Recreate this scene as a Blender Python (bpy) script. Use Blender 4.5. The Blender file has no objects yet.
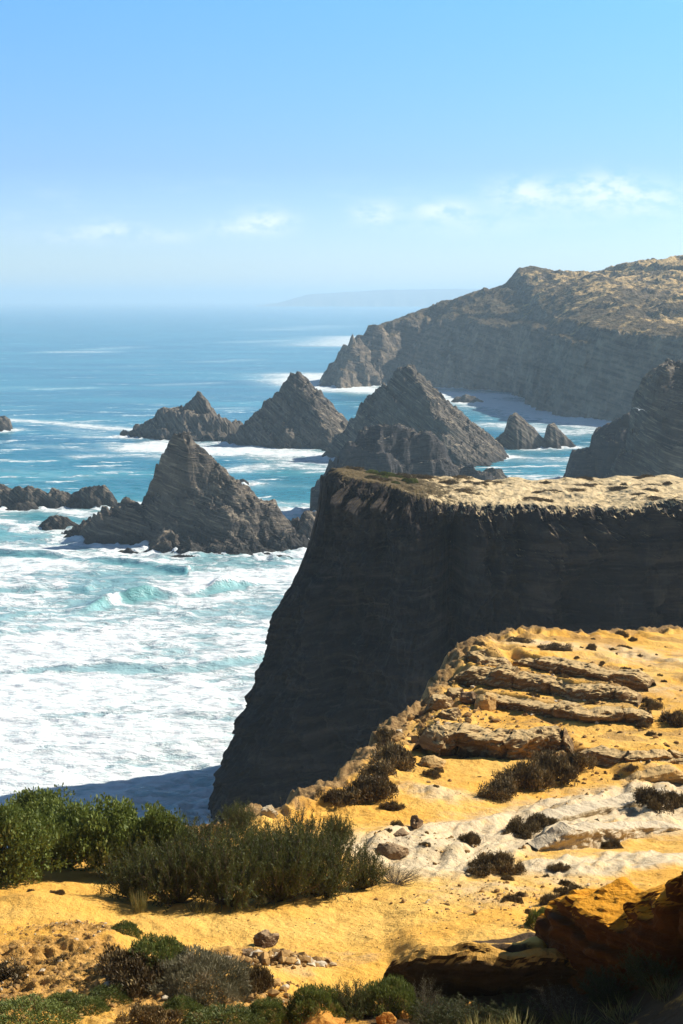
import bpy, bmesh, math, random
import numpy as np
from mathutils import Vector

random.seed(7)
RNG = np.random.default_rng(7)
S = bpy.context.scene
COL = S.collection
R = math.radians

# ------------------------------------------------------------------ camera, sky, sun, exposure
CAM_Z = 60.0
PITCH = R(8.6)
FPX = 1407.0
cam_d = bpy.data.cameras.new('camera')
cam = bpy.data.objects.new('camera', cam_d)
COL.objects.link(cam)
cam.location = (0, 0, CAM_Z)
cam.rotation_euler = (math.pi / 2 - PITCH, 0, 0)
cam_d.sensor_fit = 'VERTICAL'
cam_d.sensor_height = 36
cam_d.lens = 36 * FPX / 1024
cam_d.clip_start = 0.1
cam_d.clip_end = 60000
S.camera = cam

SUN_EL, SUN_AZ = 37.0, 68.0            # azimuth clockwise from +Y (ahead)
W = bpy.data.worlds.new('World')
S.world = W
W.use_nodes = True
wn, wl = W.node_tree.nodes, W.node_tree.links
wn.clear()
w_out = wn.new('ShaderNodeOutputWorld')
w_bg = wn.new('ShaderNodeBackground')
w_sky = wn.new('ShaderNodeTexSky')
w_sky.sky_type = 'NISHITA'
w_sky.sun_disc = False
w_sky.sun_elevation = R(SUN_EL)
w_sky.sun_rotation = R(SUN_AZ)
w_sky.altitude = 50
w_sky.air_density = 1.0
w_sky.dust_density = 0.3
w_sky.ozone_density = 2.0
w_bg.inputs['Strength'].default_value = 0.055
wl.new(w_bg.outputs[0], w_out.inputs[0])

sun_d = bpy.data.lights.new('sun', 'SUN')
sun_d.energy = 5.0
sun_d.angle = R(0.53)
sun_d.color = (1.0, 0.93, 0.82)
sun = bpy.data.objects.new('sun', sun_d)
COL.objects.link(sun)
sun.rotation_euler = (R(90 - SUN_EL), 0, R(-SUN_AZ + 180))
sun.location = (60, 40, 120)

S.view_settings.view_transform = 'Standard'
S.view_settings.look = 'None'
S.view_settings.exposure = 0.6
S.view_settings.gamma = 1.0
S.view_settings.use_curve_mapping = False
S.render.engine = 'CYCLES'
cy = S.cycles
cy.use_denoising = True
cy.max_bounces = 5
cy.diffuse_bounces = 1
cy.glossy_bounces = 2
cy.transmission_bounces = 2
cy.volume_bounces = 1
cy.transparent_max_bounces = 6
cy.caustics_reflective = False
cy.caustics_refractive = False
cy.use_adaptive_sampling = True
cy.adaptive_threshold = 0.01

# ------------------------------------------------------------------ numpy noise
_G = np.array([[1,1,0],[-1,1,0],[1,-1,0],[-1,-1,0],[1,0,1],[-1,0,1],[1,0,-1],[-1,0,-1],
               [0,1,1],[0,-1,1],[0,1,-1],[0,-1,-1],[1,1,0],[-1,1,0],[0,-1,1],[0,-1,-1]], np.float32)
_PERM = np.random.default_rng(11).permutation(256).astype(np.int32)
_PERM = np.concatenate([_PERM, _PERM, _PERM])

def perlin(x, y, z, seed=0):
    x = np.asarray(x, np.float64) + seed * 17.31
    y = np.asarray(y, np.float64) + seed * 5.77
    z = np.asarray(z, np.float64) + seed * 9.13
    x, y, z = np.broadcast_arrays(x, y, z)
    xi, yi, zi = np.floor(x), np.floor(y), np.floor(z)
    fx, fy, fz = (x - xi).astype(np.float32), (y - yi).astype(np.float32), (z - zi).astype(np.float32)
    xi, yi, zi = xi.astype(np.int64) & 255, yi.astype(np.int64) & 255, zi.astype(np.int64) & 255
    u, v, w = (t * t * t * (t * (t * 6 - 15) + 10) for t in (fx, fy, fz))
    def g(dx, dy, dz):
        h = _PERM[_PERM[_PERM[(xi + dx) & 255] + ((yi + dy) & 255)] + ((zi + dz) & 255)] & 15
        q = _G[h]
        return q[..., 0] * (fx - dx) + q[..., 1] * (fy - dy) + q[..., 2] * (fz - dz)
    a = g(0,0,0) * (1-u) + g(1,0,0) * u
    b = g(0,1,0) * (1-u) + g(1,1,0) * u
    c = g(0,0,1) * (1-u) + g(1,0,1) * u
    d = g(0,1,1) * (1-u) + g(1,1,1) * u
    return ((a*(1-v)+b*v)*(1-w) + (c*(1-v)+d*v)*w)

def fbm(x, y, z=0.0, oct=4, seed=0, gain=0.5, lac=2.03):
    a, s, out = 1.0, 1.0, 0.0
    for i in range(oct):
        out = out + a * perlin(np.asarray(x)*s, np.asarray(y)*s, np.asarray(z)*s, seed + i)
        a *= gain
        s *= lac
    return out

def ridged(x, y, z=0.0, oct=4, seed=0, gain=0.5):
    a, s, out = 1.0, 1.0, 0.0
    for i in range(oct):
        out = out + a * (1 - 2*np.abs(perlin(np.asarray(x)*s, np.asarray(y)*s, np.asarray(z)*s, seed + i)))
        a *= gain
        s *= 2.1
    return out

def sstep(a, b, x):
    t = np.clip((np.asarray(x) - a) / (b - a), 0, 1)
    return t * t * (3 - 2 * t)

def beds(t, seed=0, hard=0.75):
    """Random protrusion of each rock bed along the bedding coordinate t (one unit per bed)."""
    h = np.random.default_rng(100 + seed).random(4096).astype(np.float32)
    i = np.floor(t).astype(np.int64)
    f = sstep(hard, 1.0, t - i)
    return h[i & 4095] * (1 - f) + h[(i + 1) & 4095] * f

# ------------------------------------------------------------------ pixel <-> world helpers (used to measure the place)
CP, SP = math.cos(PITCH), math.sin(PITCH)

def P(px, py, D):
    """World point on the sight line of a photo pixel, D metres ahead."""
    a, b = (px - 341.5) / FPX, (512 - py) / FPX
    dy, dz = CP + b * SP, -SP + b * CP
    k = D / dy
    return np.array([a * k, D, CAM_Z + dz * k])

def sea_at(px, py):
    a, b = (px - 341.5) / FPX, (512 - py) / FPX
    k = -CAM_Z / (-SP + b * CP)
    return np.array([a * k, (CP + b * SP) * k])

class TPS:
    """Smooth height surface through measured spots."""
    def __init__(self, pts, reg=1e-3, scale=20.0):
        p = np.array(pts, float)
        self.c, self.s = p[:, :2] / scale, scale
        n = len(p)
        A = np.zeros((n + 3, n + 3))
        A[:n, :n] = self.k(self.c[:, None] - self.c[None]) + reg * np.eye(n)
        A[:n, n] = 1
        A[:n, n+1:] = self.c
        A[n:, :n] = A[:n, n:].T
        b = np.zeros(n + 3)
        b[:n] = p[:, 2]
        self.w = np.linalg.solve(A, b)
    @staticmethod
    def k(d):
        r2 = (d ** 2).sum(-1)
        return 0.5 * r2 * np.log(r2 + 1e-12)
    def __call__(self, x, y):
        x, y = np.asarray(x, float) / self.s, np.asarray(y, float) / self.s
        o = self.w[-3] + self.w[-2] * x + self.w[-1] * y
        for (cx, cy_), w in zip(self.c, self.w[:-3]):
            r2 = (x - cx) ** 2 + (y - cy_) ** 2
            o = o + w * 0.5 * r2 * np.log(r2 + 1e-12)
        return o

# ------------------------------------------------------------------ mesh helpers
def mesh_np(name, v, f, attrs=None, smooth=True):
    """v (n,3), f (m,4) or (m,3) -> mesh"""
    me = bpy.data.meshes.new(name)
    v = np.asarray(v, np.float32)
    f = np.asarray(f, np.int32)
    k = f.shape[1]
    me.vertices.add(len(v))
    me.vertices.foreach_set('co', v.ravel())
    me.loops.add(f.size)
    me.loops.foreach_set('vertex_index', f.ravel())
    me.polygons.add(len(f))
    me.polygons.foreach_set('loop_start', np.arange(0, f.size, k, dtype=np.int32))
    me.polygons.foreach_set('loop_total', np.full(len(f), k, np.int32))
    me.polygons.foreach_set('use_smooth', np.full(len(f), smooth))
    for an, av in (attrs or {}).items():
        a = me.attributes.new(an, 'FLOAT', 'POINT')
        a.data.foreach_set('value', np.asarray(av, np.float32).ravel())
    me.update(calc_edges=True)
    return me

def grid_faces(nu, nv, wrap=False):
    """vertex index = i*nv + j"""
    i = np.arange(nu if wrap else nu - 1)
    j = np.arange(nv - 1)
    I, J = np.meshgrid(i, j, indexing='ij')
    I2 = (I + 1) % nu
    return np.stack([I*nv+J, I2*nv+J, I2*nv+J+1, I*nv+J+1], -1).reshape(-1, 4)

def drop_faces(v, f, keep_v, attrs=None):
    kf = keep_v[f].any(1)
    f = f[kf]
    used = np.zeros(len(v), bool)
    used[f.ravel()] = True
    m = np.cumsum(used) - 1
    return v[used], m[f], {k: np.asarray(a).ravel()[used] for k, a in (attrs or {}).items()}

def link(name, me, mat=None, parent=None, loc=None):
    o = bpy.data.objects.new(name, me)
    COL.objects.link(o)
    if me is not None:
        me.name = name
        if mat is not None and not me.materials:
            me.materials.append(mat)
    if parent is not None:
        o.parent = parent
    if loc is not None:
        o.location = loc
    return o

def tag(o, label=None, cat=None, group=None, kind=None):
    if label: o['label'] = label
    if cat: o['category'] = cat
    if group: o['group'] = group
    if kind: o['kind'] = kind
    return o

def at_base(v, base):
    return np.asarray(v) - np.asarray(base)[None]

# ------------------------------------------------------------------ material helpers
class NT:
    def __init__(self, name):
        self.m = bpy.data.materials.new(name)
        self.m.use_nodes = True
        self.t = self.m.node_tree
        self.n, self.l = self.t.nodes, self.t.links
        self.b = self.n['Principled BSDF']
        self.out = self.n['Material Output']
        self.b.inputs['Specular IOR Level'].default_value = 0.2
        self.geo = self.n.new('ShaderNodeNewGeometry')
    def put(self, sock, v):
        if hasattr(v, 'is_output'):
            self.l.new(v, sock)
        elif isinstance(v, tuple) and len(v) == 3 and sock.type == 'RGBA':
            sock.default_value = (*v, 1)
        else:
            sock.default_value = v
    def mapping(self, scale=(1,1,1), rot=(0,0,0), vec=None):
        m = self.n.new('ShaderNodeMapping')
        self.put(m.inputs['Vector'], vec or self.geo.outputs['Position'])
        if any(rot):                       # turn first, then stretch, so beds can dip
            m.vector_type = 'TEXTURE'
            scale = tuple(1/q for q in scale)
        m.inputs['Scale'].default_value = scale
        m.inputs['Rotation'].default_value = rot
        return m.outputs[0]
    def noise(self, scale, detail=4, rough=0.55, vec=None, dist=0.0):
        t = self.n.new('ShaderNodeTexNoise')
        self.put(t.inputs['Vector'], vec or self.geo.outputs['Position'])
        t.inputs['Scale'].default_value = scale
        t.inputs['Detail'].default_value = detail
        t.inputs['Roughness'].default_value = rough
        t.inputs['Distortion'].default_value = dist
        return t.outputs['Fac']
    def voro(self, scale, feature='F1', vec=None):
        t = self.n.new('ShaderNodeTexVoronoi')
        t.feature = feature
        self.put(t.inputs['Vector'], vec or self.geo.outputs['Position'])
        t.inputs['Scale'].default_value = scale
        return t.outputs['Distance']
    def math(self, op, a, b=0.0, clamp=False):
        m = self.n.new('ShaderNodeMath')
        m.operation = op
        m.use_clamp = clamp
        self.put(m.inputs[0], a)
        self.put(m.inputs[1], b)
        return m.outputs[0]
    def ramp(self, v, lo, hi, a=0.0, b=1.0, smooth=True):
        m = self.n.new('ShaderNodeMapRange')
        m.interpolation_type = 'SMOOTHSTEP' if smooth else 'LINEAR'
        self.put(m.inputs[0], v)
        for k, q in zip((1, 2, 3, 4), (lo, hi, a, b)):
            self.put(m.inputs[k], q)
        return m.outputs[0]
    def mix(self, f, a, b, mode='MIX'):
        m = self.n.new('ShaderNodeMix')
        m.data_type = 'RGBA'
        m.blend_type = mode
        self.put(m.inputs[0], f)
        self.put(m.inputs[6], a)
        self.put(m.inputs[7], b)
        return m.outputs[2]
    def attr(self, name):
        a = self.n.new('ShaderNodeAttribute')
        a.attribute_name = name
        return a.outputs['Fac']
    def nz(self):
        s = self.n.new('ShaderNodeSeparateXYZ')
        self.l.new(self.geo.outputs['Normal'], s.inputs[0])
        return s.outputs['Z']
    def posz(self):
        s = self.n.new('ShaderNodeSeparateXYZ')
        self.l.new(self.geo.outputs['Position'], s.inputs[0])
        return s.outputs['Z']
    def bump(self, h, dist, strength=1.0, normal=None):
        b = self.n.new('ShaderNodeBump')
        b.inputs['Strength'].default_value = strength
        b.inputs['Distance'].default_value = dist
        self.put(b.inputs['Height'], h)
        if normal is not None:
            self.l.new(normal, b.inputs['Normal'])
        return b.outputs[0]
    def finish(self, color, rough=0.9, normal=None):
        self.put(self.b.inputs['Base Color'], color)
        self.put(self.b.inputs['Roughness'], rough)
        if normal is not None:
            self.l.new(normal, self.b.inputs['Normal'])
        return self.m

def mat_rock(name, dark, mid, light, top, top_lo=0.55, top_hi=0.85, rot=(0,0,0), bed=1.0, bump=0.25, grain=1.0, wet=True):
    t = NT(name)
    warp = t.mapping((bed*0.06, bed*0.06, bed*1.1), rot)
    s1 = t.noise(1.0, 5, 0.62, warp, 0.4)
    s2 = t.noise(3.3, 5, 0.6, t.mapping((bed*0.1, bed*0.1, bed*1.3), rot), 0.2)
    n1 = t.noise(0.12*grain, 5, 0.6)
    n2 = t.noise(1.4*grain, 5, 0.65)
    c = t.mix(t.ramp(s1, 0.36, 0.66), dark, mid)
    c = t.mix(t.math('MULTIPLY', t.ramp(s2, 0.5, 0.7), 0.7), c, light)
    c = t.mix(t.ramp(n1, 0.35, 0.7, 0.0, 0.55), c, dark)
    m = t.math('ADD', t.nz(), t.math('MULTIPLY', t.math('SUBTRACT', n2, 0.5), 0.9))
    c = t.mix(t.math('MULTIPLY', t.ramp(m, top_lo, top_hi), t.ramp(t.posz(), 2.0, 6.0)), c, t.mix(n2, top, light))
    if wet:
        c = t.mix(t.ramp(t.math('ADD', t.posz(), t.math('MULTIPLY', n2, 2.0)), 1.5, 4.5, 0.85, 0.0), c, (0.02, 0.019, 0.018))
    h = t.math('ADD', t.math('MULTIPLY', s2, 0.9), t.math('ADD', t.math('MULTIPLY', s1, 0.8), t.math('MULTIPLY', n2, 0.7)))
    return t.finish(c, 0.85, t.bump(h, bump, 1.0))

M = {}
M['slate'] = mat_rock('slate', (0.04,0.034,0.030), (0.17,0.138,0.102), (0.44,0.36,0.25), (0.32,0.25,0.15), 0.78, 1.0, rot=(0.0, R(38), 0.001), bed=0.55, bump=0.7, grain=0.8)
for nm, rt in (('slate_flat', (R(6), R(14), 0)), ('slate_steep', (R(-10), R(58), 0))):
    M[nm] = mat_rock(nm, (0.035,0.031,0.028), (0.16,0.13,0.096), (0.42,0.335,0.23), (0.32,0.25,0.15), 0.76, 1.0, rot=rt, bed=0.5, bump=0.7, grain=0.7)
M['slate_cliff'] = mat_rock('slate_cliff', (0.035,0.033,0.034), (0.075,0.068,0.064), (0.15,0.13,0.11), (0.30,0.24,0.14), 0.70, 0.95, rot=(R(4), R(-5), 0), bed=0.9, bump=0.5, grain=1.0)
M['headland'] = None

# ------------------------------------------------------------------ the sea
ROCKS = []     # footprints (cx, cy, rx, ry) of everything that breaks the water

def seg_dist(x, y, pts):
    """distance to a polyline and the running parameter (0..1) of the nearest point"""
    best = np.full(np.shape(x), 1e9)
    par = np.zeros(np.shape(x))
    n = len(pts) - 1
    for i in range(n):
        ax, ay = pts[i]
        bx, by = pts[i+1]
        dx, dy = bx-ax, by-ay
        t = np.clip(((x-ax)*dx + (y-ay)*dy) / (dx*dx+dy*dy), 0, 1)
        d = np.hypot(x-ax-t*dx, y-ay-t*dy)
        m = d < best
        best = np.where(m, d, best)
        par = np.where(m, (i+t)/n, par)
    return best, par

FOAM_LINES = [  # photo pixels of the white lines on the water, width factor, strength
    ([(-60,418),(0,420),(60,423),(130,430)], 1.0, .75),
    ([(60,428),(110,436),(170,440),(230,443)], 1.0, .5),
    ([(150,446),(210,452),(270,452),(330,456),(370,458)], 2.6, .95),
    ([(85,456),(130,455),(180,458)], 1.3, .65),
    ([(230,470),(290,466),(330,470)], 1.6, .7),
    ([(60,352),(95,352)], .6, .6), ([(40,389),(85,388)], .6, .55), ([(160,385),(215,383)], .6, .5),
    ([(250,342),(300,340)], .6, .5), ([(0,388),(25,387)], .5, .4), ([(120,367),(150,366)], .5, .4), ([(205,362),(250,360)], .6, .45),
    ([(300,380),(335,388),(420,393),(480,396)], 1.6, .9),
    ([(305,375),(330,380)], 1.6, .8),
    ([(470,400),(530,408),(545,412),(600,424)], 2.2, .9),
    ([(500,425),(560,432),(600,430)], 2.0, .7),
    ([(480,458),(530,460),(570,462)], 2.0, .6),
    ([(345,345),(365,337)], 1.0, .7),
    ([(0,497),(40,505),(120,520)], 2.0, .8), ([(60,508),(110,512),(160,520)], 2.0, .6),
    ([(200,480),(260,484),(310,487)], 1.2, .4),
    ([(0,470),(50,476),(100,478)], 1.0, .35),
    ([(-40,520),(60,530),(160,560),(300,562)], 2.2, .85), ([(200,445),(300,462),(380,468)], 2.0, .7), ([(250,500),(300,505)], 1.5, .6), ([(90,350),(130,347)], .5, .45), ([(180,410),(240,408)], .7, .5), ([(20,445),(90,450)], 1.0, .5), ([(280,330),(330,326)], .5, .45),
]
FOAM_LINES = [([tuple(sea_at(*q)) for q in l], w, s) for l, w, s in FOAM_LINES]
CREST = [tuple(sea_at(*q)) for q in [(60,617),(98,607),(120,600),(155,596),(195,594),(240,586),(300,580)]]
ROLLERS = [([tuple(sea_at(*q)) for q in l], h) for l, h in [([(-90,642),(0,634),(60,626),(105,632)], 1.3), ([(-90,672),(60,664),(160,668),(268,656)], 0.9), ([(-90,722),(100,712),(245,716)], 0.7), ([(-90,548),(40,556),(140,566),(190,572)], 1.2), ([(-90,596),(20,588),(90,590)], 1.2)]]

def build_sea():
    # rows further apart with distance, like any sea mesh with level of detail
    ys = [55.0]
    while ys[-1] < 900: ys.append(ys[-1] + max(0.28, ys[-1]**2 * 5.0e-6))
    while ys[-1] < 26000: ys.append(ys[-1] * 1.012 + 1)
    ys = np.array([-400., -100., 0., 30.] + ys)
    nx = 420
    u = np.linspace(-1, 1, nx)
    u = 0.55*u + 0.45*u**3
    half = np.maximum(ys * 0.42, 0) + 70
    X = half[:, None] * u[None] * 1.0
    Y = np.repeat(ys[:, None], nx, 1)
    x, y = X.ravel(), Y.ravel()
    far = np.clip(1 - y/900, 0, 1)
    # swell + chop
    wx = fbm(x/90, y/90, 0, 2, seed=3)
    sw = np.sin(y/9.0 + x/60 + 2.5*wx) * 0.22 + np.sin(y/23.0 - x/90 + 3*wx) * 0.30
    z = (sw + 0.5*fbm(x/6, y/3.2, 0, 3, seed=5)*np.clip(y/120, 0, 1)) * np.clip(far*1.4, 0, 1)
    # foam
    fo = np.zeros_like(x)
    warp = fbm(x/22, y/22, 0, 3, seed=21)
    for l, w, s in FOAM_LINES:
        d, p = seg_dist(x, y + warp*6*w, l)
        ym = np.mean([q[1] for q in l])
        wid = w * max(2.0, ym*ym/60/FPX*2.6)
        fo = np.maximum(fo, s*np.exp(-(d/wid)**2))
    for (cx, cy_, rx, ry) in ROCKS:
        dx, dy = (x-cx)/rx, (y-cy_)/ry
        d = (np.hypot(dx, dy) - 1) * min(rx, ry)
        fo = np.maximum(fo, 0.95*np.exp(-np.clip(d + 4*warp, 0, None)/7.0))
    z2 = sstep(300, 380, y)*sstep(1300, 520, y)
    fo = np.maximum(fo, 0.7*z2*sstep(0.12, 0.55, fbm(x/24, (y - 0.15*x)/10, 0, 6, seed=25, gain=0.6)))
    # surf zone: everything inside the first line of breakers is white water
    edge = 395 + 20*warp + 0.15*x
    zone = sstep(0, 1, (edge - y)/60)
    nearf = 0.76 + 0.34*fbm(x/34, y/40, 0, 4, seed=31)
    # brighter sheet at left
    c = sea_at(20, 690)
    nearf = nearf + 0.30*np.exp(-(((x-c[0])/22)**2 + ((y-c[1])/26)**2))
    c = sea_at(70, 640)
    nearf = nearf + 0.25*np.exp(-(((x-c[0])/14)**2 + ((y-c[1])/10)**2))
    fo = np.maximum(fo, zone*np.clip(nearf, 0, 1))
    lull = np.exp(-((seg_dist(x, y, [tuple(sea_at(*q)) for q in [(-40,618),(40,612),(90,600),(140,575),(230,565),(320,562)]])[0])/9.0)**2)
    fo = fo * (1 - 0.32*lull)
    # the breaking wave
    d, p = seg_dist(x, y, CREST)
    yc = np.interp(x, [q[0] for q in CREST], [q[1] for q in CREST])
    sd = y - yc
    env = sstep(0.0, 0.25, p) * sstep(1.0, 0.8, p) * (np.abs(sd) < 30) * (x > CREST[0][0]) * (x < CREST[-1][0])
    prof = np.where(sd < 0, np.exp(-(sd/1.7)**2), np.exp(-(sd/6.0)**2))
    env = env*np.clip(0.75 + 0.9*fbm(x/9, 0*x, 0, 3, seed=45), 0.2, 1.15)
    z = z + 2.3*env*prof
    front = env*np.exp(-((sd+1.0)/2.2)**2)
    crest_f = sstep(0.42, 0.55, p)*np.exp(-((sd-0.4)/1.4)**2) + np.exp(-((p-0.27)/0.05)**2)*np.exp(-((sd+0.3)/2.2)**2)
    fo = fo*(1 - 0.9*front) + env*crest_f
    fo = np.maximum(fo, 0.95*np.exp(-((sd+7.5)/4.0)**2)*env*sstep(0.2,0.3,p)*0.75)
    for ci, (cl, hgt) in enumerate(ROLLERS):
        yr = np.interp(x, [q[0] for q in cl], [q[1] for q in cl]) + 2.5*fbm(x/14, 0*x, 0, 3, seed=47+ci)
        en = (x > cl[0][0])*(x < cl[-1][0])*np.clip(0.6 + 0.9*fbm(x/16, 0*x, ci, 2, seed=49), 0.1, 1.2)
        s2 = y - yr
        z = z + hgt*en*np.where(s2 < 0, np.exp(-(s2/1.8)**2), np.exp(-(s2/5.0)**2))
        fo = fo*(1 - 0.55*np.clip(en, 0, 1)*np.exp(-((s2+2.2)/1.8)**2))
        fo = np.maximum(fo, 0.98*np.clip(en, 0, 1)*np.exp(-((s2-0.6)/1.5)**2))
    # lumpy white water stands above the surface, and spray is thrown up at the rocks
    rockf = np.zeros_like(x)
    for (cx, cy_, rx, ry) in ROCKS:
        d = (np.hypot((x-cx)/rx, (y-cy_)/ry) - 1) * min(rx, ry)
        rockf = np.maximum(rockf, np.exp(-np.clip(d, 0, None)/3.0))
    z = z + np.clip(fo, 0, 1)*np.clip(fbm(x/3.0, y/3.0, 0, 3, seed=41), 0, 1)*(0.35 + 1.6*rockf)*(y > 150)
    z = np.where(y < 150, z*0.6, z)
    shallow = np.clip(1 - (y-210)/420, 0, 1)
    v = np.stack([x, y, z], -1)
    f = grid_faces(len(ys), nx)[:, ::-1]
    me = mesh_np('sea', v, f, {'foam': np.clip(fo, 0, 1.1), 'shallow': shallow, 'green': np.clip(front, 0, 1)})
    t = NT('sea_water')
    fo_, sh_, gr_ = t.attr('foam'), t.attr('shallow'), t.attr('green')
    n_big = t.noise(0.012, 4, 0.6, t.mapping((0.5, 1.6, 1)))
    n_str = t.noise(0.30, 6, 0.68, t.mapping((0.45, 1.0, 0.6), (0, 0, R(4))), 0.6)
    n_fine = t.noise(1.1, 5, 0.7, t.mapping((0.5, 1.0, 0.6)), 0.3)
    v1 = t.voro(0.34, 'DISTANCE_TO_EDGE', t.mapping((0.6, 1.0, 0.3)))
    deep = t.mix(t.ramp(n_big, 0.35, 0.7), (0.018, 0.185, 0.285), (0.05, 0.295, 0.38))
    mid = t.mix(t.ramp(n_big, 0.3, 0.7), (0.05, 0.29, 0.34), (0.14, 0.45, 0.47))
    c = t.mix(t.ramp(sh_, 0.0, 0.85), deep, mid)
    c = t.mix(t.ramp(sh_, 0.72, 1.0), c, (0.36, 0.60, 0.62))
    c = t.mix(t.math('MULTIPLY', gr_, 0.75, True), c, (0.25, 0.54, 0.49))  # backlit glow of the breaking wave put into its water colour
    pat = t.math('ADD', t.math('MULTIPLY', n_str, 0.76), t.math('MULTIPLY', n_fine, 0.24))
    pat = t.math('SUBTRACT', pat, t.math('MULTIPLY', t.ramp(v1, 0.0, 0.25), 0.06))
    th = t.math('SUBTRACT', 0.86, t.math('MULTIPLY', fo_, 0.62))
    k = t.math('SUBTRACT', pat, th)
    mask = t.ramp(k, -0.05, 0.11)
    milky = t.math('MULTIPLY', t.ramp(fo_, 0.15, 0.85), 0.75)
    c = t.mix(milky, c, (0.52, 0.69, 0.69))
    # whitecaps further out
    cap = t.ramp(t.noise(0.055, 5, 0.75, t.mapping((0.30, 1.9, 1))), 0.61, 0.69)
    cap = t.math('MULTIPLY', cap, t.ramp(sh_, 0.0, 0.4, 0.75, 0.35))
    str_ = t.noise(0.03, 6, 0.7, t.mapping((0.3, 1.7, 1)), 0.5)
    c = t.mix(t.ramp(str_, 0.35, 0.7, 0.45, 0.0), c, t.mix(0.5, c, (0.004, 0.06, 0.13)))
    mask = t.math('MAXIMUM', mask, cap)
    c = t.mix(mask, c, t.mix(t.ramp(n_fine, 0.35, 0.65), (0.68, 0.77, 0.77), (0.84, 0.85, 0.845)))
    rough = t.ramp(mask, 0, 1, 0.22, 0.9)
    h = t.math('ADD', t.math('MULTIPLY', t.noise(0.5, 5, 0.65, t.mapping((0.5, 1.2, 1))), 1.0), t.math('MULTIPLY', mask, 0.35))
    t.b.inputs['IOR'].default_value = 1.33
    t.b.inputs['Specular IOR Level'].default_value = 0.4
    t.finish(c, rough, t.bump(h, 0.8, 1.0))
    o = link('sea', me, t.m)
    tag(o, kind='structure')

# ------------------------------------------------------------------ sea stacks
def zpix(py, D):
    return P(341.5, py, D)[2]

def make_stack(name, label, D, sil, cat='sea stack', group=None, depth=0.85, min_w=2.5, res=0.4, bed_dip=(0.62, 0.1, 0.78), bed_th=2.2,
               rough=1.0, reef=None, seed=0, mat='slate', back=1.0, front=1.0, foam=True, bed_amp=1.5, pyramid=None, skew=0.5, power=1.15, warp=0.30):
    """A rock standing in the sea.  sil = photo pixels of its skyline at distance D; depth = half thickness per metre of height."""
    pts = np.array([P(px, py, D) for px, py in sil])
    sx, sz = pts[:, 0], np.maximum(pts[:, 2], -2)
    hmax = sz.max()
    x0, x1 = sx[0] - 3, sx[-1] + 3
    wmax = depth*hmax*max(front, back) + min_w + 6
    if reef:
        for (rx, ry, ra, rb, rh) in reef:
            x0, x1 = min(x0, rx-ra-4), max(x1, rx+ra+4)
    ya, yb = D - wmax*1.1, D + wmax*1.1
    if reef:
        for (rx, ry, ra, rb, rh) in reef:
            ya, yb = min(ya, ry-rb-4), max(yb, ry+rb+4)
    nx, ny = int((x1-x0)/res), int((yb-ya)/res)
    X, Y = np.meshgrid(np.linspace(x0, x1, nx), np.linspace(ya, yb, ny), indexing='ij')
    sc = max(4.0, hmax*0.45)
    wxn = fbm(X/sc, Y/sc, seed, 3, seed=seed+1)
    wyn = fbm(X/sc, Y/sc, seed+9, 3, seed=seed+5)
    yw = Y - D - wyn*sc*0.35
    ridge_amt = np.clip(np.abs(yw)/3.0, 0, 1)
    xw = X + wxn*sc*warp*ridge_amt
    s = np.interp(xw, sx, sz, left=-4, right=-4)
    wdt = depth*np.maximum(s, 0) + min_w
    wdt = wdt*np.where(yw < 0, front, back)
    q = np.abs(yw)/wdt
    h = np.maximum(s + 2, 0)*(1 - q**power) - 2
    if pyramid:
        xp = sx[np.argmax(sz)]
        g = pyramid
        yy = np.abs(yw)*g
        xc = X + wxn*sc*0.22*ridge_amt - xp + skew*np.where(yw < 0, yw, 0)
        rr = (np.abs(xc)**1.25 + yy**1.25)**0.8
        wr = 0.5 + 0.5*np.clip(xc/(rr + 0.5)*1.6, -1, 1)
        sl = np.interp(xp - rr, sx, sz, left=-4, right=-4)
        sr = np.interp(xp + rr, sx, sz, left=-4, right=-4)
        hc = sl*(1-wr) + sr*wr
        h = np.maximum(hc, np.where(h > 0, h*0.55, h))
    h = np.maximum(h, -3)
    if reef:
        for k, (rx, ry, ra, rb, rh) in enumerate(reef):
            e = 1 - ((X-rx)/ra)**2 - ((Y-ry)/rb)**2
            n = ridged(X/7, Y/3.5, seed+k, 4, seed=seed+60+k)
            h = np.maximum(h, rh*(np.clip(e, -1, 1)*0.9 + 0.55*(n-0.7)) - 0.2)
    nx_, ny_, nz_ = bed_dip
    def bedcoord(th, Z):
        return (X*nx_ + Y*ny_ + Z*nz_)/th + 1.3*fbm(X/14, Y/14, Z/14, 2, seed=seed+30)
    amp = sstep(-1.5, 3.0, h)*rough
    h = h + amp*(bed_amp*(beds(bedcoord(bed_th, h) + 500, seed) - 0.5) + 0.55*bed_amp*(beds(bedcoord(bed_th*0.36, h) + 900, seed+1) - 0.5))
    h = h + amp*(1.7*(ridged(X/8, Y/8, h/8, 5, seed=seed+12) - 0.8)*min(1, hmax/15) + 0.6*fbm(X/1.6, Y/1.6, h/1.6, 3, seed=seed+14)*min(1, hmax/8))
    v = np.stack([X, Y, h], -1).reshape(-1, 3)
    f = grid_faces(nx, ny)
    v, f, _ = drop_faces(v, f, v[:, 2] > -1.2)
    base = np.array([(sx[0]+sx[-1])/2, D, 0.0])
    o = link(name, mesh_np(name, at_base(v, base), f, smooth=False), M[mat], loc=base)
    tag(o, label, cat, group)
    if foam:
        wet = sz > min(0.5, 0.3*hmax)
        ROCKS.append(((sx[wet].min()+sx[wet].max())/2, D, (sx[wet].max()-sx[wet].min())/2 + 1.0, depth*hmax*0.6 + min_w))
        for (rx, ry, ra, rb, rh) in reef or []:
            ROCKS.append((rx, ry, ra*0.8, rb*0.8))
    return o

def reef_px(px, py, wpx, ry, h):
    c = sea_at(px, py)
    return (c[0], c[1], wpx/2/FPX*c[1]*1.02, ry, h)

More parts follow.
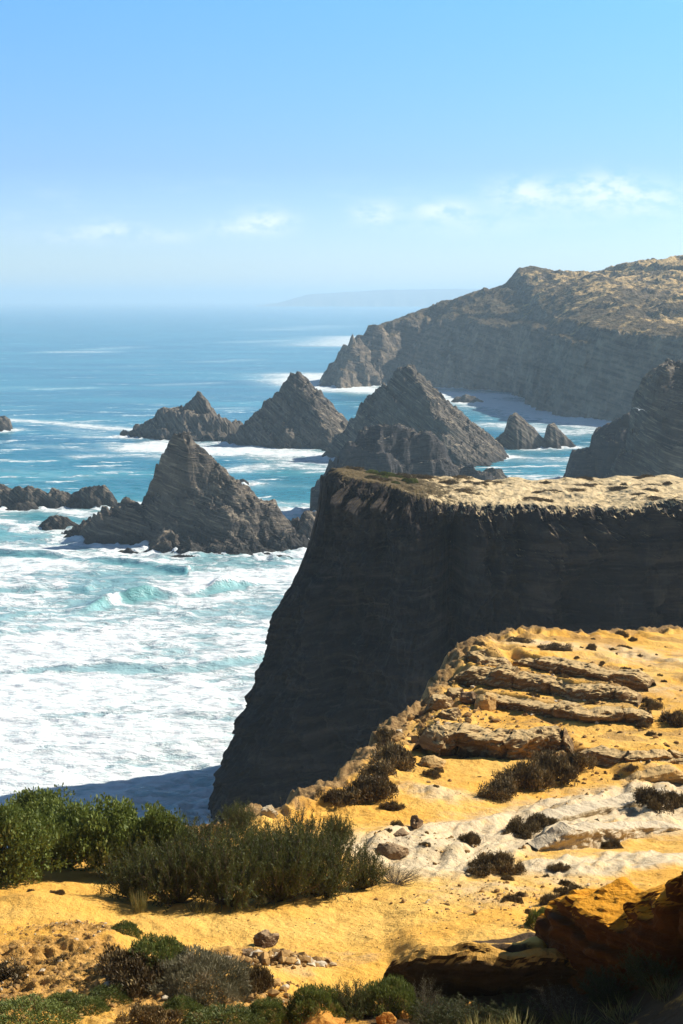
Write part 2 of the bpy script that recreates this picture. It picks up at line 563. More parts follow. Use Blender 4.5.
STK = 'sea stacks and rocks off the cliffs'
make_stack('sea_stack', 'dark craggy rock stack with blunt crest and broad low rock shelf, nearest the white surf', 350,
    [(82,532),(100,515),(118,505),(140,498),(148,488),(154,472),(160,456),(169,444),(178,438),(185,434),(194,442),(206,453),(220,466),(236,480),(248,491),(262,499),(276,505),(288,517),(298,530)],
    depth=0.62, min_w=3, front=0.9, res=0.36, bed_dip=(0.66, 0.1, 0.74), bed_th=2.0, seed=3, pyramid=1.9, skew=0.7, mat='slate_flat',
    reef=[reef_px(165,535,170,13,4.5), reef_px(235,546,150,9,3.2), reef_px(110,528,60,7,3.0), reef_px(205,552,140,5,2.0), reef_px(285,538,60,9,3.5)])
make_stack('sea_stack', 'small low twin-humped rock stack, leftmost and farthest out of the pointed stacks', 620,
    [(120,434),(135,428),(150,420),(163,411),(172,410),(180,413),(186,403),(194,396),(202,395),(208,402),(214,412),(222,421),(232,426),(240,424),(246,430)],
    depth=0.7, res=0.5, seed=8, pyramid=1.1, bed_th=2.4, bed_dip=(0.85,-0.1,0.5), mat='slate_steep')
make_stack('sea_stack', 'pointed pyramid stack with surf along its foot, left of the taller pyramid', 590,
    [(214,446),(228,437),(240,428),(254,417),(266,404),(276,394),(284,384),(290,376),(297,373),(304,378),(314,388),(326,400),(338,414),(350,425),(362,437),(372,446)],
    depth=0.75, res=0.5, seed=14, pyramid=1.0, bed_th=1.7, bed_dip=(0.6, -0.12, 0.79), bed_amp=1.8)
make_stack('sea_stack', 'tallest pyramid stack with ribbed sunlit right flank, in the middle of the bay', 540,
    [(318,462),(332,446),(345,430),(355,415),(366,402),(378,392),(388,383),(396,374),(406,369),(414,370),(422,378),(434,390),(446,402),(458,414),(470,424),(484,436),(498,448),(510,458)],
    depth=0.75, res=0.48, seed=22, pyramid=1.0, bed_th=1.8, bed_dip=(0.6, -0.12, 0.79), bed_amp=1.8)
make_stack('sea_stack', 'rounded dark hump of rock behind the grassy tip of the near cliff', 400,
    [(310,496),(322,478),(332,464),(342,452),(352,440),(364,434),(378,432),(392,430),(404,430),(416,435),(428,440),(438,446),(450,455),(462,464),(476,468),(490,473),(500,478)],
    depth=0.42, res=0.4, seed=31, power=2.0, warp=0.15, bed_th=3.4, bed_dip=(0.2, 0.1, 0.97), mat='slate_cliff', bed_amp=2.2)
make_stack('sea_stack', 'low jagged rock with two small squared horns, right of the tallest pyramid', 575,
    [(484,450),(496,438),(505,430),(509,417),(515,414),(522,418),(530,425),(538,433),(545,437),(548,426),(554,424),(560,431),(569,439),(580,450)],
    depth=0.6, res=0.35, seed=37, bed_th=1.6, bed_amp=0.8, rough=0.55, power=2.0, warp=0.1)
make_stack('sea_stack', 'dark lumpy rock standing in front of the layered tower at the right edge', 470,
    [(560,480),(568,462),(574,452),(590,447),(594,434),(604,427),(618,421),(632,416),(646,424),(652,440),(660,470)],
    depth=0.6, res=0.4, seed=43, power=2.0, bed_th=2.4, mat='slate_cliff', bed_amp=1.6)
make_stack('sea_stack', 'tall layered rock tower with sunlit top, cut off by the right edge', 400,
    [(598,492),(608,476),(618,462),(630,448),(637,432),(640,408),(643,390),(648,378),(660,371),(676,368),(700,364),(730,372),(760,400),(790,450),(800,490)],
    depth=0.7, res=0.38, seed=47, power=3.0, warp=0.06, bed_th=2.2, bed_dip=(0.15, -0.1, 0.97), bed_amp=2.4, mat='slate_flat')
make_stack('sea_rock', 'long low dark reef awash in foam at the left edge', 408,
    [(-60,505),(-30,488),(0,484),(14,488),(30,486),(44,492),(58,489),(70,494),(84,491),(95,487),(104,485),(112,493),(118,503)], cat='rock', group=STK,
    depth=0.5, min_w=2, res=0.36, seed=52, reef=[reef_px(20,508,40,3,1.6), reef_px(62,505,30,3,1.3)], bed_amp=1.0)
make_stack('sea_rock', 'small dark rock alone in the foam in front of the left reef', 368,
    [(38,526),(48,518),(58,516),(68,517),(76,523),(82,528)], cat='rock', group=STK, depth=0.8, min_w=2, res=0.3, seed=55, bed_amp=.7)
make_stack('sea_rock', 'small flat rock low in the foam just right of the dark shelf', 324,
    [(262,559),(272,555),(286,555),(296,558),(300,561)], cat='rock', group=STK, depth=0.8, min_w=0.8, res=0.22, seed=57, bed_amp=.4, rough=.45)
make_stack('sea_rock', 'sliver of dark rock awash below the dark shelf', 324,
    [(166,558),(178,555),(192,555),(204,559)], cat='rock', group=STK, depth=0.8, min_w=0.8, res=0.22, seed=58, bed_amp=.4, rough=.45)
make_stack('sea_rock', 'blocky dark rock close against the near cliff, by a patch of shaded water', 352,
    [(296,545),(299,520),(303,511),(312,509),(322,512),(330,540)], cat='rock', group=STK, depth=0.6, min_w=2, res=0.35, seed=61, bed_amp=.8)
make_stack('sea_rock', 'tiny rock in the surf between the near stack and the pyramids', 455,
    [(232,484),(237,479),(243,479),(249,483)], cat='rock', group=STK, depth=0.8, min_w=1.2, res=0.3, seed=63, bed_amp=.5)
make_stack('sea_rock', 'lone speck of rock in a foam streak far out at the left edge', 650,
    [(-6,421),(0,416),(6,416),(11,420)], cat='rock', group=STK, depth=0.8, min_w=2, res=0.4, seed=65, bed_amp=.5)
make_stack('sea_rock', 'low dark rock in white water at the foot of the far headland', 830,
    [(448,404),(455,397),(466,395),(478,398),(488,404)], cat='rock', group=STK, depth=0.8, min_w=3, res=0.6, seed=66, bed_amp=.8)
make_stack('sea_rock', 'small rock off the outer tip of the far headland', 985,
    [(316,386),(324,382),(334,380),(344,384),(350,388)], cat='rock', group=STK, depth=0.8, min_w=3, res=0.7, seed=68, bed_amp=.8)
make_stack('sea_rock', 'low rocks awash between the hump and the two-horned rock', 440,
    [(474,480),(482,471),(492,467),(502,470),(508,478)], cat='rock', group=STK, depth=0.8, min_w=2, res=0.4, seed=69, bed_amp=.8)

# ------------------------------------------------------------------ far headland
def build_headland():
    coast_px = [(322,385),(340,388),(372,386),(401,381),(430,385),(457,388),(490,390),(524,397),(540,407),(552,415),(597,419),(640,423),(700,426)]
    coast = [tuple(sea_at(*q)) for q in coast_px] + [(240, 640), (420, 560)]
    # the far side of the cape
    coast = [(600, 1650), (330, 1480), (150, 1330), (60, 1180), (10, 1090), (-8, 1040)] + coast
    coast = np.array(coast)
    top = TPS([P(*q) for q in [(365,324,1010),(401,320,1075),(440,318,995),(485,324,930),(552,330,775),(620,328,735),(683,327,712),
            (423,313,1060),(468,290,1120),(496,282,1130),(507,272,1120),(552,268,1120),(600,265,1100),(636,262,1080),(683,257,1060),
            (500,300,1010),(560,300,920),(620,295,890),(683,292,880),(683,310,790),(600,312,830)]]
            + [(330, 800, 75), (330, 1000, 92), (330, 1300, 92), (150, 1300, 78), (60, 1160, 52), (250, 1200, 90), (400, 700, 70), (420, 1500, 90)], reg=1e-3, scale=200)
    res = 1.7
    x0, x1, y0, y1 = -40, 330, 620, 1300
    nx, ny = int((x1-x0)/res), int((y1-y0)/res)
    X, Y = np.meshgrid(np.linspace(x0, x1, nx), np.linspace(y0, y1, ny), indexing='ij')
    x, y = X.ravel(), Y.ravel()
    poly = np.vstack([coast, [(420, 560), (900, 560), (900, 1650)]])
    inside = np.zeros(len(x), bool)
    j = len(poly) - 1
    for i in range(len(poly)):
        xi, yi, xj, yj = *poly[i], *poly[j]
        with np.errstate(divide='ignore', invalid='ignore'):
            c = ((yi > y) != (yj > y)) & (x < (xj-xi)*(y-yi)/(yj-yi+1e-12) + xi)
        inside ^= c
        j = i
    d, _ = seg_dist(x, y, [tuple(c) for c in coast])
    d = np.where(inside, d, -d)
    n1 = ridged(x/70, y/70, 0, 4, seed=71, gain=0.55) - 0.9
    n2 = fbm(x/18, y/18, 0, 4, seed=73)
    calm = 1 - 0.6*sstep(70, 130, x)
    dd = d + calm*(13*n1 + 7*n2)
    T = top(x, y)
    T = T + 5.0*fbm(x/60, y/60, 0, 5, seed=75)*sstep(20, 90, d) + 3.2*(ridged(x/26, y/26, 0, 4, seed=77)-0.8)*sstep(5, 60, d) + 4.5*(beds(T/8+60, 9, 0.85)-0.5) - 7.0*sstep(60, 100, x)*sstep(136, 127, x + 4*n2) - 5.5*sstep(120, 200, x)*sstep(30, 120, d)
    cw = 32 - 20*sstep(60, 120, x)
    lip = np.minimum(T, 44 + 3*fbm(x/50, y/50, 0, 2, seed=79))
    cliff = -3 + (lip+3)*np.clip(dd/cw, 0, 1)**0.8
    z = np.where(dd > cw, np.minimum(T, lip + (dd-cw)*0.5), cliff)
    # beds and gullies on the cliff
    t1 = (x*0.25 + y*0.1 + z*0.95)/3.2 + 1.6*fbm(x/60, y/60, z/40, 2, seed=81)
    steep = sstep(-2, 6, z)*sstep(26, 10, dd)
    z = z + steep*(3.4*(beds(t1+700, 5) - 0.5) + 1.6*(beds(t1*2.7+400, 6) - 0.5))
    z = z + sstep(2, 8, z)*0.9*fbm(x/5, y/5, z/5, 3, seed=83)
    v = np.stack([x, y, z], -1)
    f = grid_faces(nx, ny)
    v, f, _ = drop_faces(v, f, v[:, 2] > -1.0)
    t = NT('headland_ground')
    s1 = t.noise(0.5, 5, 0.6, t.mapping((0.08, 0.08, 0.9), (0.05, R(14), 0)), 0.3)
    n1 = t.noise(0.018, 5, 0.62)
    n2 = t.noise(0.11, 6, 0.68)
    n3 = t.noise(0.45, 4, 0.6)
    rock = t.mix(t.ramp(s1, 0.35, 0.66), (0.06, 0.050, 0.042), (0.20, 0.16, 0.115))
    rock = t.mix(t.ramp(n2, 0.46, 0.72), rock, (0.32, 0.25, 0.17))
    sand = t.mix(n3, (0.62, 0.45, 0.21), (0.48, 0.31, 0.12))
    scrub = t.mix(n3, (0.055, 0.045, 0.024), (0.16, 0.115, 0.06))
    scrub = t.mix(t.ramp(t.noise(0.06, 5, 0.7), 0.5, 0.62, 0, 0.8), scrub, (0.045, 0.042, 0.02))
    hx = t.n.new('ShaderNodeSeparateXYZ')
    t.l.new(t.geo.outputs['Position'], hx.inputs[0])
    more = t.ramp(hx.outputs['X'], 60, 230, -0.10, 0.05)
    flat = t.mix(t.ramp(t.math('ADD', more, t.math('ADD', t.math('MULTIPLY', n1, 0.5), t.math('MULTIPLY', n2, 0.55))), 0.53, 0.62), scrub, sand)
    c = t.mix(t.ramp(t.math('ADD', t.nz(), t.math('MULTIPLY', t.math('SUBTRACT', n2, 0.5), 0.5)), 0.58, 0.82), rock, flat)
    h = t.math('ADD', t.math('MULTIPLY', n2, 3.0), t.math('ADD', n3, s1))
    t.finish(c, 0.95, t.bump(h, 1.6, 0.8))
    o = link('headland', mesh_np('headland', v, f, smooth=False), t.m)
    tag(o, kind='structure')
    for q in coast_px:
        c = sea_at(*q)
        ROCKS.append((c[0], c[1]+4, 9, 7))
build_headland()

def build_far_coast():
    """A faint low cape many kilometres off."""
    xs = np.linspace(-820, 3400, 260)
    sky = np.interp(xs, [-820, -560, -310, 0, 400, 900, 1800, 3400], [-2, 35, 105, 126, 148, 154, 158, 160])
    sky = sky + 5*fbm(xs/140, 0*xs, 0, 4, seed=91)*sstep(-820, -400, xs)
    n = 26
    v = []
    for k in range(n):
        q = k/(n-1)
        prof = math.sin(math.pi*q)**0.6
        yy = 12000 + 1500*q + 60*fbm(xs/120, 0*xs+q*4, 0, 3, seed=93)
        v.append(np.stack([xs, yy, sky*prof - 4], -1))
    v = np.stack(v, 1).reshape(-1, 3)
    t = NT('far_coast_ground')
    t.finish(t.mix(t.noise(0.01, 5, 0.6), (0.10, 0.085, 0.06), (0.2, 0.16, 0.10)), 1.0)
    o = link('hills', mesh_np('hills', v, grid_faces(len(xs), n)), t.m)
    tag(o, kind='structure')
build_far_coast()

# ------------------------------------------------------------------ the near promontory
PROM = {}
def unit(a):
    return a/np.maximum(np.linalg.norm(a, axis=-1, keepdims=True), 1e-9)

def build_promontory():
    top_px = [(320,471,178),(338,477,171),(362,484,167),(395,490,165),(430,499,162),(470,506,160),(520,507,159),(580,508,158),(640,505,157),(700,502,156),(800,500,155)]
    front = [P(*q) for q in top_px]
    back = [(100.0, 158, 37.5), (100, 190, 36.0), (70, 191, 36.4), (48, 190, 36.6), (32, 188.5, 36.2), (20, 187, 36.2), (10, 185, 36.9), (4, 183, 37.8), (-1.0, 181, 38.5)]
    T = np.array(front + [np.array(b, float) for b in back])
    # foot of the wall: leans out most at the seaward corner
    foot = np.array([np.array(q) for q in [(-15.0,156.5),(-11.5,152),(-6,152),(1,153),(8,152.5),(16,151),(25,150),(36,149),(48,148.5),(58,148),(75,147)]]
                    + [(118.0,150),(118,205),(74,200),(48,195),(32,193),(20,191),(9,188),(0,183.5),(-9.5,169.5)])
    n = len(T)
    L = np.r_[0, np.cumsum(np.linalg.norm(np.diff(np.vstack([T, T[:1]])[:, :2], axis=0), axis=1))]
    nu = 1150
    # finer on the side that is seen
    w = np.where((np.arange(n) < 9) | (np.arange(n) >= n-2), 5.0, 1.0)
    Lw = np.r_[0, np.cumsum(np.diff(L)*w)]
    uu = np.linspace(0, Lw[-1], nu, endpoint=False)
    def loop(a):
        a = np.vstack([a, a[:1]])
        return np.stack([np.interp(uu, Lw, a[:, k]) for k in range(a.shape[1])], -1)
    Te, Fe = loop(T), loop(foot)
    sp = np.stack([np.clip(Te[:, 0], 9, 90), 180 + 0*Te[:, 0]], -1)
    ztop = TPS(list(T) + [P(*q) for q in [(420,483,178),(520,488,176),(600,484,180),(683,482,182)]] , reg=1e-2, scale=40)
    nr0 = unit(np.stack([Fe[:, 0]-Te[:, 0], Fe[:, 1]-Te[:, 1]], -1))
    jag = 1.7*fbm(Te[:, 0]/7, Te[:, 1]/7, 0, 3, seed=131) + 1.0*ridged(Te[:, 0]/2.6, Te[:, 1]/2.6, 0, 4, seed=133) - 0.8
    jag = jag*(1 - 0.9*sstep(174, 179, Te[:, 1]))
    Te[:, 0] += nr0[:, 0]*jag
    Te[:, 1] += nr0[:, 1]*jag
    # top rings
    nt, nf = 60, 300
    q = np.linspace(0, 1, nt)**0.8
    xt = sp[:, None, 0]*(1-q[None]) + Te[:, None, 0]*q[None]
    yt = sp[:, None, 1]*(1-q[None]) + Te[:, None, 1]*q[None]
    zt = ztop(xt, yt)
    edge = q[None]
    PROM['z'] = ztop
    zt = zt - 1.1*sstep(0.86, 1.0, q)[None]*np.abs(ridged(xt/1.8, yt/1.8, 0, 3, seed=135)) + 0.55*fbm(xt/5, yt/5, 0, 5, seed=101) + 0.18*np.clip(ridged(xt/2.2, yt/2.2, 0, 3, seed=103)-0.6, -0.5, 1)
    # wall
    r = np.linspace(0, 1, nf)
    r = r + 0.0
    zf0 = zt[:, -1]
    bot = -2.0
    prof = 0.12*r + 0.88*sstep(0.0, 1.0, r)
    # left end keeps to the measured outline
    xf = Te[:, None, 0]*(1-prof[None]) + Fe[:, None, 0]*prof[None]
    yf = Te[:, None, 1]*(1-prof[None]) + Fe[:, None, 1]*prof[None]
    zf = zf0[:, None]*(1-r[None]) + bot*r[None]
    nrm = np.stack([Fe[:, 0]-Te[:, 0], Fe[:, 1]-Te[:, 1]], -1)
    nrm = nrm/np.linalg.norm(nrm, axis=1)[:, None]
    k = np.ones(41)/41
    nrm = np.stack([np.convolve(np.r_[nrm[-20:, a], nrm[:, a], nrm[:20, a]], k, 'valid') for a in (0, 1)], -1)
    nrm = nrm/np.linalg.norm(nrm, axis=1)[:, None]
    wv = sstep(0.0, 0.05, r)[None]
    fold = 2.2*fbm(xf/26, yf/26, zf/30, 3, seed=107)
    b = zf*0.985 + xf*0.07 - yf*0.03 + fold
    b = b + 0.35*fbm(xf/2.5, yf/2.5, zf/2.5, 3, seed=108)
    mod = np.clip(0.55 + 1.1*fbm(xf/7, yf/7, zf/5, 3, seed=110), 0.0, 1.5)
    mod2 = np.clip(0.5 + 1.3*fbm(xf/3, yf/3, zf/3, 3, seed=111), 0.0, 1.6)
    disp = 2.6*(beds(b/4.1+300, 11) - 0.5)*mod + 0.8*(beds(b/1.15+600, 12) - 0.5)*mod2 + 0.34*(beds(b/0.41+900, 13) - 0.5)*mod
    disp = disp + 3.2*(ridged(xf/12, yf/12, zf/19, 5, seed=109) - 0.8) + 1.0*fbm(xf/2.6, yf/2.6, zf/2.6, 5, seed=113, gain=0.55)
    # the deep vertical cleft in the face, and ribs beside it
    for cx, cw, ca in ((12.8, 1.3, 4.5), (15.5, 1.0, -1.2), (9.0, 1.6, -1.4), (20.5, .9, 1.6), (27.0, 0.8, 0.8), (-1.0, 0.9, .9), (38, 0.9, 1.0), (5.5, 0.8, .9)):
        xx = xf - cx + 0.8*fbm(0*xf, zf/5, 0, 3, seed=int(117+cx))
        disp = disp - ca*np.exp(-(xx/cw)**2)*(yf < 178)
    disp = disp*wv*(1 - 0.9*sstep(168, 176, yf))
    xf = xf + nrm[:, None, 0]*disp
    yf = yf + nrm[:, None, 1]*disp
    # brow: small crumbling of the rim
    zf = zf - 0.5*np.exp(-r[None]*60)*(beds(b/0.8, 17))
    x = np.concatenate([xt, xf[:, 1:]], 1)
    y = np.concatenate([yt, yf[:, 1:]], 1)
    z = np.concatenate([zt, zf[:, 1:]], 1)
    wall = np.concatenate([np.zeros_like(xt), np.repeat(sstep(0, 0.02, r[1:])[None], nu, 0)], 1)
    v = np.stack([x, y, z], -1).reshape(-1, 3)
    f = grid_faces(nu, nt+nf-1, wrap=True)
    t = NT('promontory_rock')
    rot = (R(2), R(-4), 0)
    s1 = t.noise(1.0, 5, 0.62, t.mapping((0.05, 0.05, 0.75), rot), 0.5)
    s2 = t.noise(1.0, 5, 0.62, t.mapping((0.22, 0.22, 3.4), rot), 0.3)
    n1 = t.noise(0.10, 5, 0.6)
    n2 = t.noise(0.9, 6, 0.68)
    n3 = t.noise(4.0, 4, 0.6)
    rock = t.mix(t.ramp(s1, 0.38, 0.64), (0.018, 0.013, 0.011), (0.066, 0.049, 0.037))
    rock = t.mix(t.math('MULTIPLY', t.ramp(s2, 0.52, 0.70), t.ramp(t.noise(0.2, 5, 0.65), 0.42, 0.68, 0.05, 0.9)), rock, (0.16, 0.13, 0.10))
    rock = t.mix(t.ramp(n1, 0.42, 0.62, 0, 0.75), rock, (0.018, 0.016, 0.015))
    streak = t.noise(1.0, 5, 0.65, t.mapping((0.5, 0.5, 0.07)))
    rock = t.mix(t.ramp(streak, 0.52, 0.72, 0, 0.6), rock, (0.10, 0.075, 0.052))
    blot = t.noise(0.35, 6, 0.7, None, 0.5)
    rock = t.mix(t.ramp(blot, 0.50, 0.70, 0, 0.7), rock, (0.014, 0.013, 0.013))
    sand = t.mix(n2, (0.76, 0.61, 0.37), (0.62, 0.44, 0.20))
    scrub = t.mix(n3, (0.07, 0.07, 0.025), (0.17, 0.10, 0.045))
    sx = t.n.new('ShaderNodeSeparateXYZ')
    t.l.new(t.geo.outputs['Position'], sx.inputs[0])
    # plants cover the seaward tip, sand the rest
    tip = t.ramp(sx.outputs['X'], 1.0, 20.0, 0.28, -0.07)
    veg = t.ramp(t.math('ADD', t.math('ADD', t.math('MULTIPLY', n2, 0.6), t.math('MULTIPLY', n1, 0.4)), tip), 0.50, 0.58)
    flat = t.mix(veg, sand, scrub)
    m = t.math('ADD', t.nz(), t.math('MULTIPLY', t.math('SUBTRACT', n2, 0.5), 0.5))
    c = t.mix(t.math('MULTIPLY', t.ramp(m, 0.62, 0.85), t.math('SUBTRACT', 1.0, t.attr('wall'))), rock, flat)
    c = t.mix(t.math('MULTIPLY', t.ramp(m, 0.80, 0.98), t.ramp(t.posz(), 26.0, 36.0, 0, 0.8)), c, flat)
    h = t.math('ADD', t.math('MULTIPLY', s2, 0.9), t.math('ADD', t.math('MULTIPLY', n2, 0.7), t.math('MULTIPLY', n3, 0.25)))
    t.finish(c, 0.9, t.bump(h, 0.35, 1.0))
    o = link('cliff', mesh_np('cliff', v, f, {'wall': wall}, smooth=False), t.m)
    tag(o, kind='structure')
    # orientation
    me = o.data
    if me.polygons[int(len(me.polygons)*0.01)].normal.z < 0:
        me.flip_normals()
    ROCKS.append((-9.5, 160, 6, 10))
build_promontory()

build_sea()

# ------------------------------------------------------------------ the slope in the foreground
EDGE = [(-700,30),(-300,31.5),(0,34),(120,34.5),(215,35.2),(300,39.5),(330,41.5),(370,47),(395,51),(440,56.5),(455,60.5),(480,64),(520,66.5),(600,68),(683,69.5),(900,71),(1300,74)]
EDGE = np.array([P(px, 700, D)[:2] for px, D in EDGE])

GPTS = [P(*q) for q in [
    (0,1024,19),(200,1024,19),(400,1024,19),(683,1024,18.5),(0,960,22.5),(341,960,23),(540,950,23),(683,950,22.5),
    (0,900,27),(200,905,27),(400,905,27.5),(560,890,28.5),(0,880,30),(100,850,34),(215,835,35),(500,850,33.5),(600,855,33),(683,850,34),
    (683,800,41),(500,810,39),(400,800,39.5),(330,790,41),(600,780,43.5),(683,760,46),(480,760,45.5),(370,755,46.5),(560,745,48.5),
    (440,720,52),(600,712,52.5),(683,700,54),(500,690,56),(560,660,60.5),(683,660,61.5),(480,643,63.5),(600,637,66.5),(683,633,68.5)]] + [
    (0,0,58.2),(0,10,53.4),(-15,0,58.0),(15,0,59.0),(14,10,55),(-15,10,53.2),(-20,30,46.6),(28,45,45.6),(34,70,44.2),(0,-12,61),(-20,-12,61),(22,-12,61.5),(-20,20,49.2),(20,25,49.5)]
G0 = TPS(GPTS, reg=2e-4, scale=20)

def hit(px, py):
    """Where the sight line of a photo pixel meets the slope."""
    lo, hi = 12.0, 75.0
    Ds = np.linspace(lo, hi, 1300)
    a, b = (px - 341.5)/FPX, (512 - py)/FPX
    k = Ds/(CP + b*SP)
    zz = CAM_Z + (-SP + b*CP)*k
    g = G0(a*k, Ds)
    i = np.argmax(zz < g) if (zz < g).any() else len(Ds)-1
    return np.array([a*k[i], Ds[i], g[i]])

# ledges: base line of the face (photo pixels), height of the face (m), reach of the raised ground behind it (m)
LEDGES = [
    ('long top ledge of brown sandstone with thin shaded face', [(512,666),(540,673),(575,679),(610,685),(650,690)], 0.5, 2.2, 'top'),
    ('blocky brown sandstone end of the topmost ledge, at the slope rim', [(462,664),(475,672),(492,676),(514,676)], 0.72, 2.0, 'head'),
    ('second sandstone ledge down, longest and cracked into blocks', [(455,684),(480,688),(515,692),(552,697),(575,704),(605,706),(640,709)], 0.66, 2.0, 'second'),
    ('third knobbly sandstone ledge just above the bright sand tongue', [(470,706),(515,712),(541,718),(585,726),(620,724),(655,724)], 0.45, 1.6, 'third'),
    ('bulging brown ledge hanging over the shaded ochre hollow', [(428,756),(455,752),(485,756),(515,760),(545,757),(575,759)], 0.85, 2.2, 'bulge'),
    ('low crumbling ledge running right from the bulging ledge', [(572,758),(600,765),(628,770),(655,768),(690,764)], 0.42, 1.6, 'low'),
    ('smooth ochre sandstone boulder with shaded hollow under it, at the right edge', [(618,786),(640,787),(665,786),(695,784)], 0.5, 1.6, 'boulder'),
    ('smooth cream rock fin with shaded face on the white band', [(536,851),(555,850),(575,849),(600,845),(640,838),(690,832)], 0.34, 1.4, 'fin'),
]
LEDGES += [
    ('long low cream slab at the upper edge of the white band', [(548,828),(580,822),(610,815),(645,808),(690,800)], 0.26, 1.6, 'slab'),
    ('low sandy bank, its shaded face painted dark, left of the orange outcrop', [(388,985),(420,990),(470,992),(530,990),(585,985)], 0.62, 2.5, 'bank'),
]
LW = []
for lab, px, h, reach, key in LEDGES:
    LW.append(np.array([hit(*q) for q in px]))
OUTC = np.array([hit(556,958), hit(572,984), hit(604,994), hit(640,1003), hit(690,1018), (6.3, 17.5, 0), (8.0, 14.0, 0), (10.0, 10.0, 0)])
OUTC[:, 2] = G0(OUTC[:, 0], OUTC[:, 1])

def ledge_lift(x, y):
    out = np.zeros(np.shape(x))
    for (lab, px, h, reach, key), pl in zip(LEDGES, LW):
        xs, ys = pl[:, 0], pl[:, 1]
        yp = np.interp(x, xs, ys)
        d = y - yp
        ends = sstep(0, 0.6, x-xs[0])*sstep(0, 0.6, xs[-1]-x)
        out = out + ends*h*0.9*sstep(0.35, 0.9, d)*np.exp(-np.clip(d-0.9, 0, None)/reach)
    return out

def edge_dist(x, y):
    d, _ = seg_dist(x, y, [tuple(e) for e in EDGE])
    yE = np.interp(x, EDGE[:, 0], EDGE[:, 1])
    return np.where(y < yE, d, -d)

def blob(x, y, px, py, rx, ry):
    c = hit(px, py)
    return np.exp(-(((x-c[0])/rx)**2 + ((y-c[1])/ry)**2))

def cream_amount(x, y):
    """where the pale sand and white rock lie"""
    w = fbm(x/3.2, y/3.2, 0, 4, seed=201)
    band, _ = seg_dist(x, y + 1.2*w, [tuple(hit(*q)[:2]) for q in [(405,858),(450,846),(500,838),(560,826),(620,812),(700,800)]])
    c = 1.5*np.exp(-(band/2.4)**2)
    b2, _ = seg_dist(x, y + 0.6*w, [tuple(hit(*q)[:2]) for q in [(545,868),(600,864),(668,858)]])
    c = np.maximum(c, 1.9*np.exp(-(b2/0.9)**2))
    for q in [(440,795,2.2,1.6),(420,738,1.4,2.0),(620,655,6,3.5),(540,648,4,3),(670,690,3.5,5),(560,738,1.0,.5),(300,968,1.3,.8),(345,955,.9,.9),(480,895,3,2.0),(540,880,2.5,1.5)]:
        c = np.maximum(c, 0.62*blob(x, y, *q))
    return np.clip(c + 0.30*w, 0, 1)

def rubble_amount(x, y):
    w = fbm(x/1.6, y/1.6, 0, 3, seed=211)
    c = np.zeros(np.shape(x))
    for q in [(80,940,1.3,1.0),(40,975,1.6,1.5),(120,985,1.6,1.2),(275,965,0.9,0.55),(240,950,.7,.5),(10,1000,1.5,1.5),(200,1010,2.5,1.2)]:
        c = np.maximum(c, blob(x, y, *q))
    return np.clip(c*1.3 + 0.35*w - 0.15, 0, 1)

def ground_z(x, y, fine=True):
    x, y = np.asarray(x, float), np.asarray(y, float)
    z = G0(x, y) + ledge_lift(x, y)
    m = sstep(12, 20, y)
    z = z + m*0.16*fbm(x/4.5, y/4.5, 0, 4, seed=221)
    for q, a in (((80,955,1.5,1.2), .42), ((165,990,1.4,1.0), .25), ((280,972,1.2,.8), .18), ((40,905,1.2,.8), .2)):
        z = z + a*blob(x, y, *q)
    # bank that climbs out of view to the right, raised to shade the corner
    z = z + 2.6*sstep(3.6, 8.5, x + 0.15*(21-y))*sstep(26.0, 21.0, y)*sstep(-4, 6, y)
    cr = cream_amount(x, y)
    # rills washed into the pale rock
    ang = R(24)
    xr, yr = x*math.cos(ang)-y*math.sin(ang), x*math.sin(ang)+y*math.cos(ang)
    z = z + sstep(0.45, 0.9, cr)*m*(0.30*np.abs(fbm(xr/0.9, yr/4.0, 0, 4, seed=223)) + 0.10*(beds(y/1.1 + 0.8*fbm(x/2, y/2, 0, 3, seed=224)*2 + 40, 23, 0.7)-0.5))
    if fine:
        z = z + m*(0.05*fbm(x/0.8, y/0.8, 0, 4, seed=225) + 0.022*fbm(x/0.18, y/0.18, 0, 3, seed=227))
        rb = rubble_amount(x, y)
        z = z + rb*0.10*np.clip(ridged(x/0.5, y/0.5, 0, 5, seed=229, gain=0.6)-0.6, -0.3, 1.5)
        # small crumbly shelves in the upper part
        up = sstep(42, 50, y)
        st = fbm(x/3.5, y/2.2, 0, 4, seed=231)*2.2 + y/2.4
        z = z + up*0.16*(beds(st+50, 21, 0.6)-0.5)
    e = edge_dist(x, y)
    z = z + 0.30*np.exp(-(e/1.6)**2)*np.clip(ridged(x/1.1, y/1.1, 0, 4, seed=235)-0.7, -0.6, 1.2)
    e = e + 0.9*fbm(x/2.5, y/2.5, 0, 3, seed=233)*sstep(4, 0, np.abs(e))
    z = z - np.where(e < 0, 0.15*(-e) + 1.9*np.clip(-e-0.3, 0, None), 0)
    return np.maximum(z, -2.5)

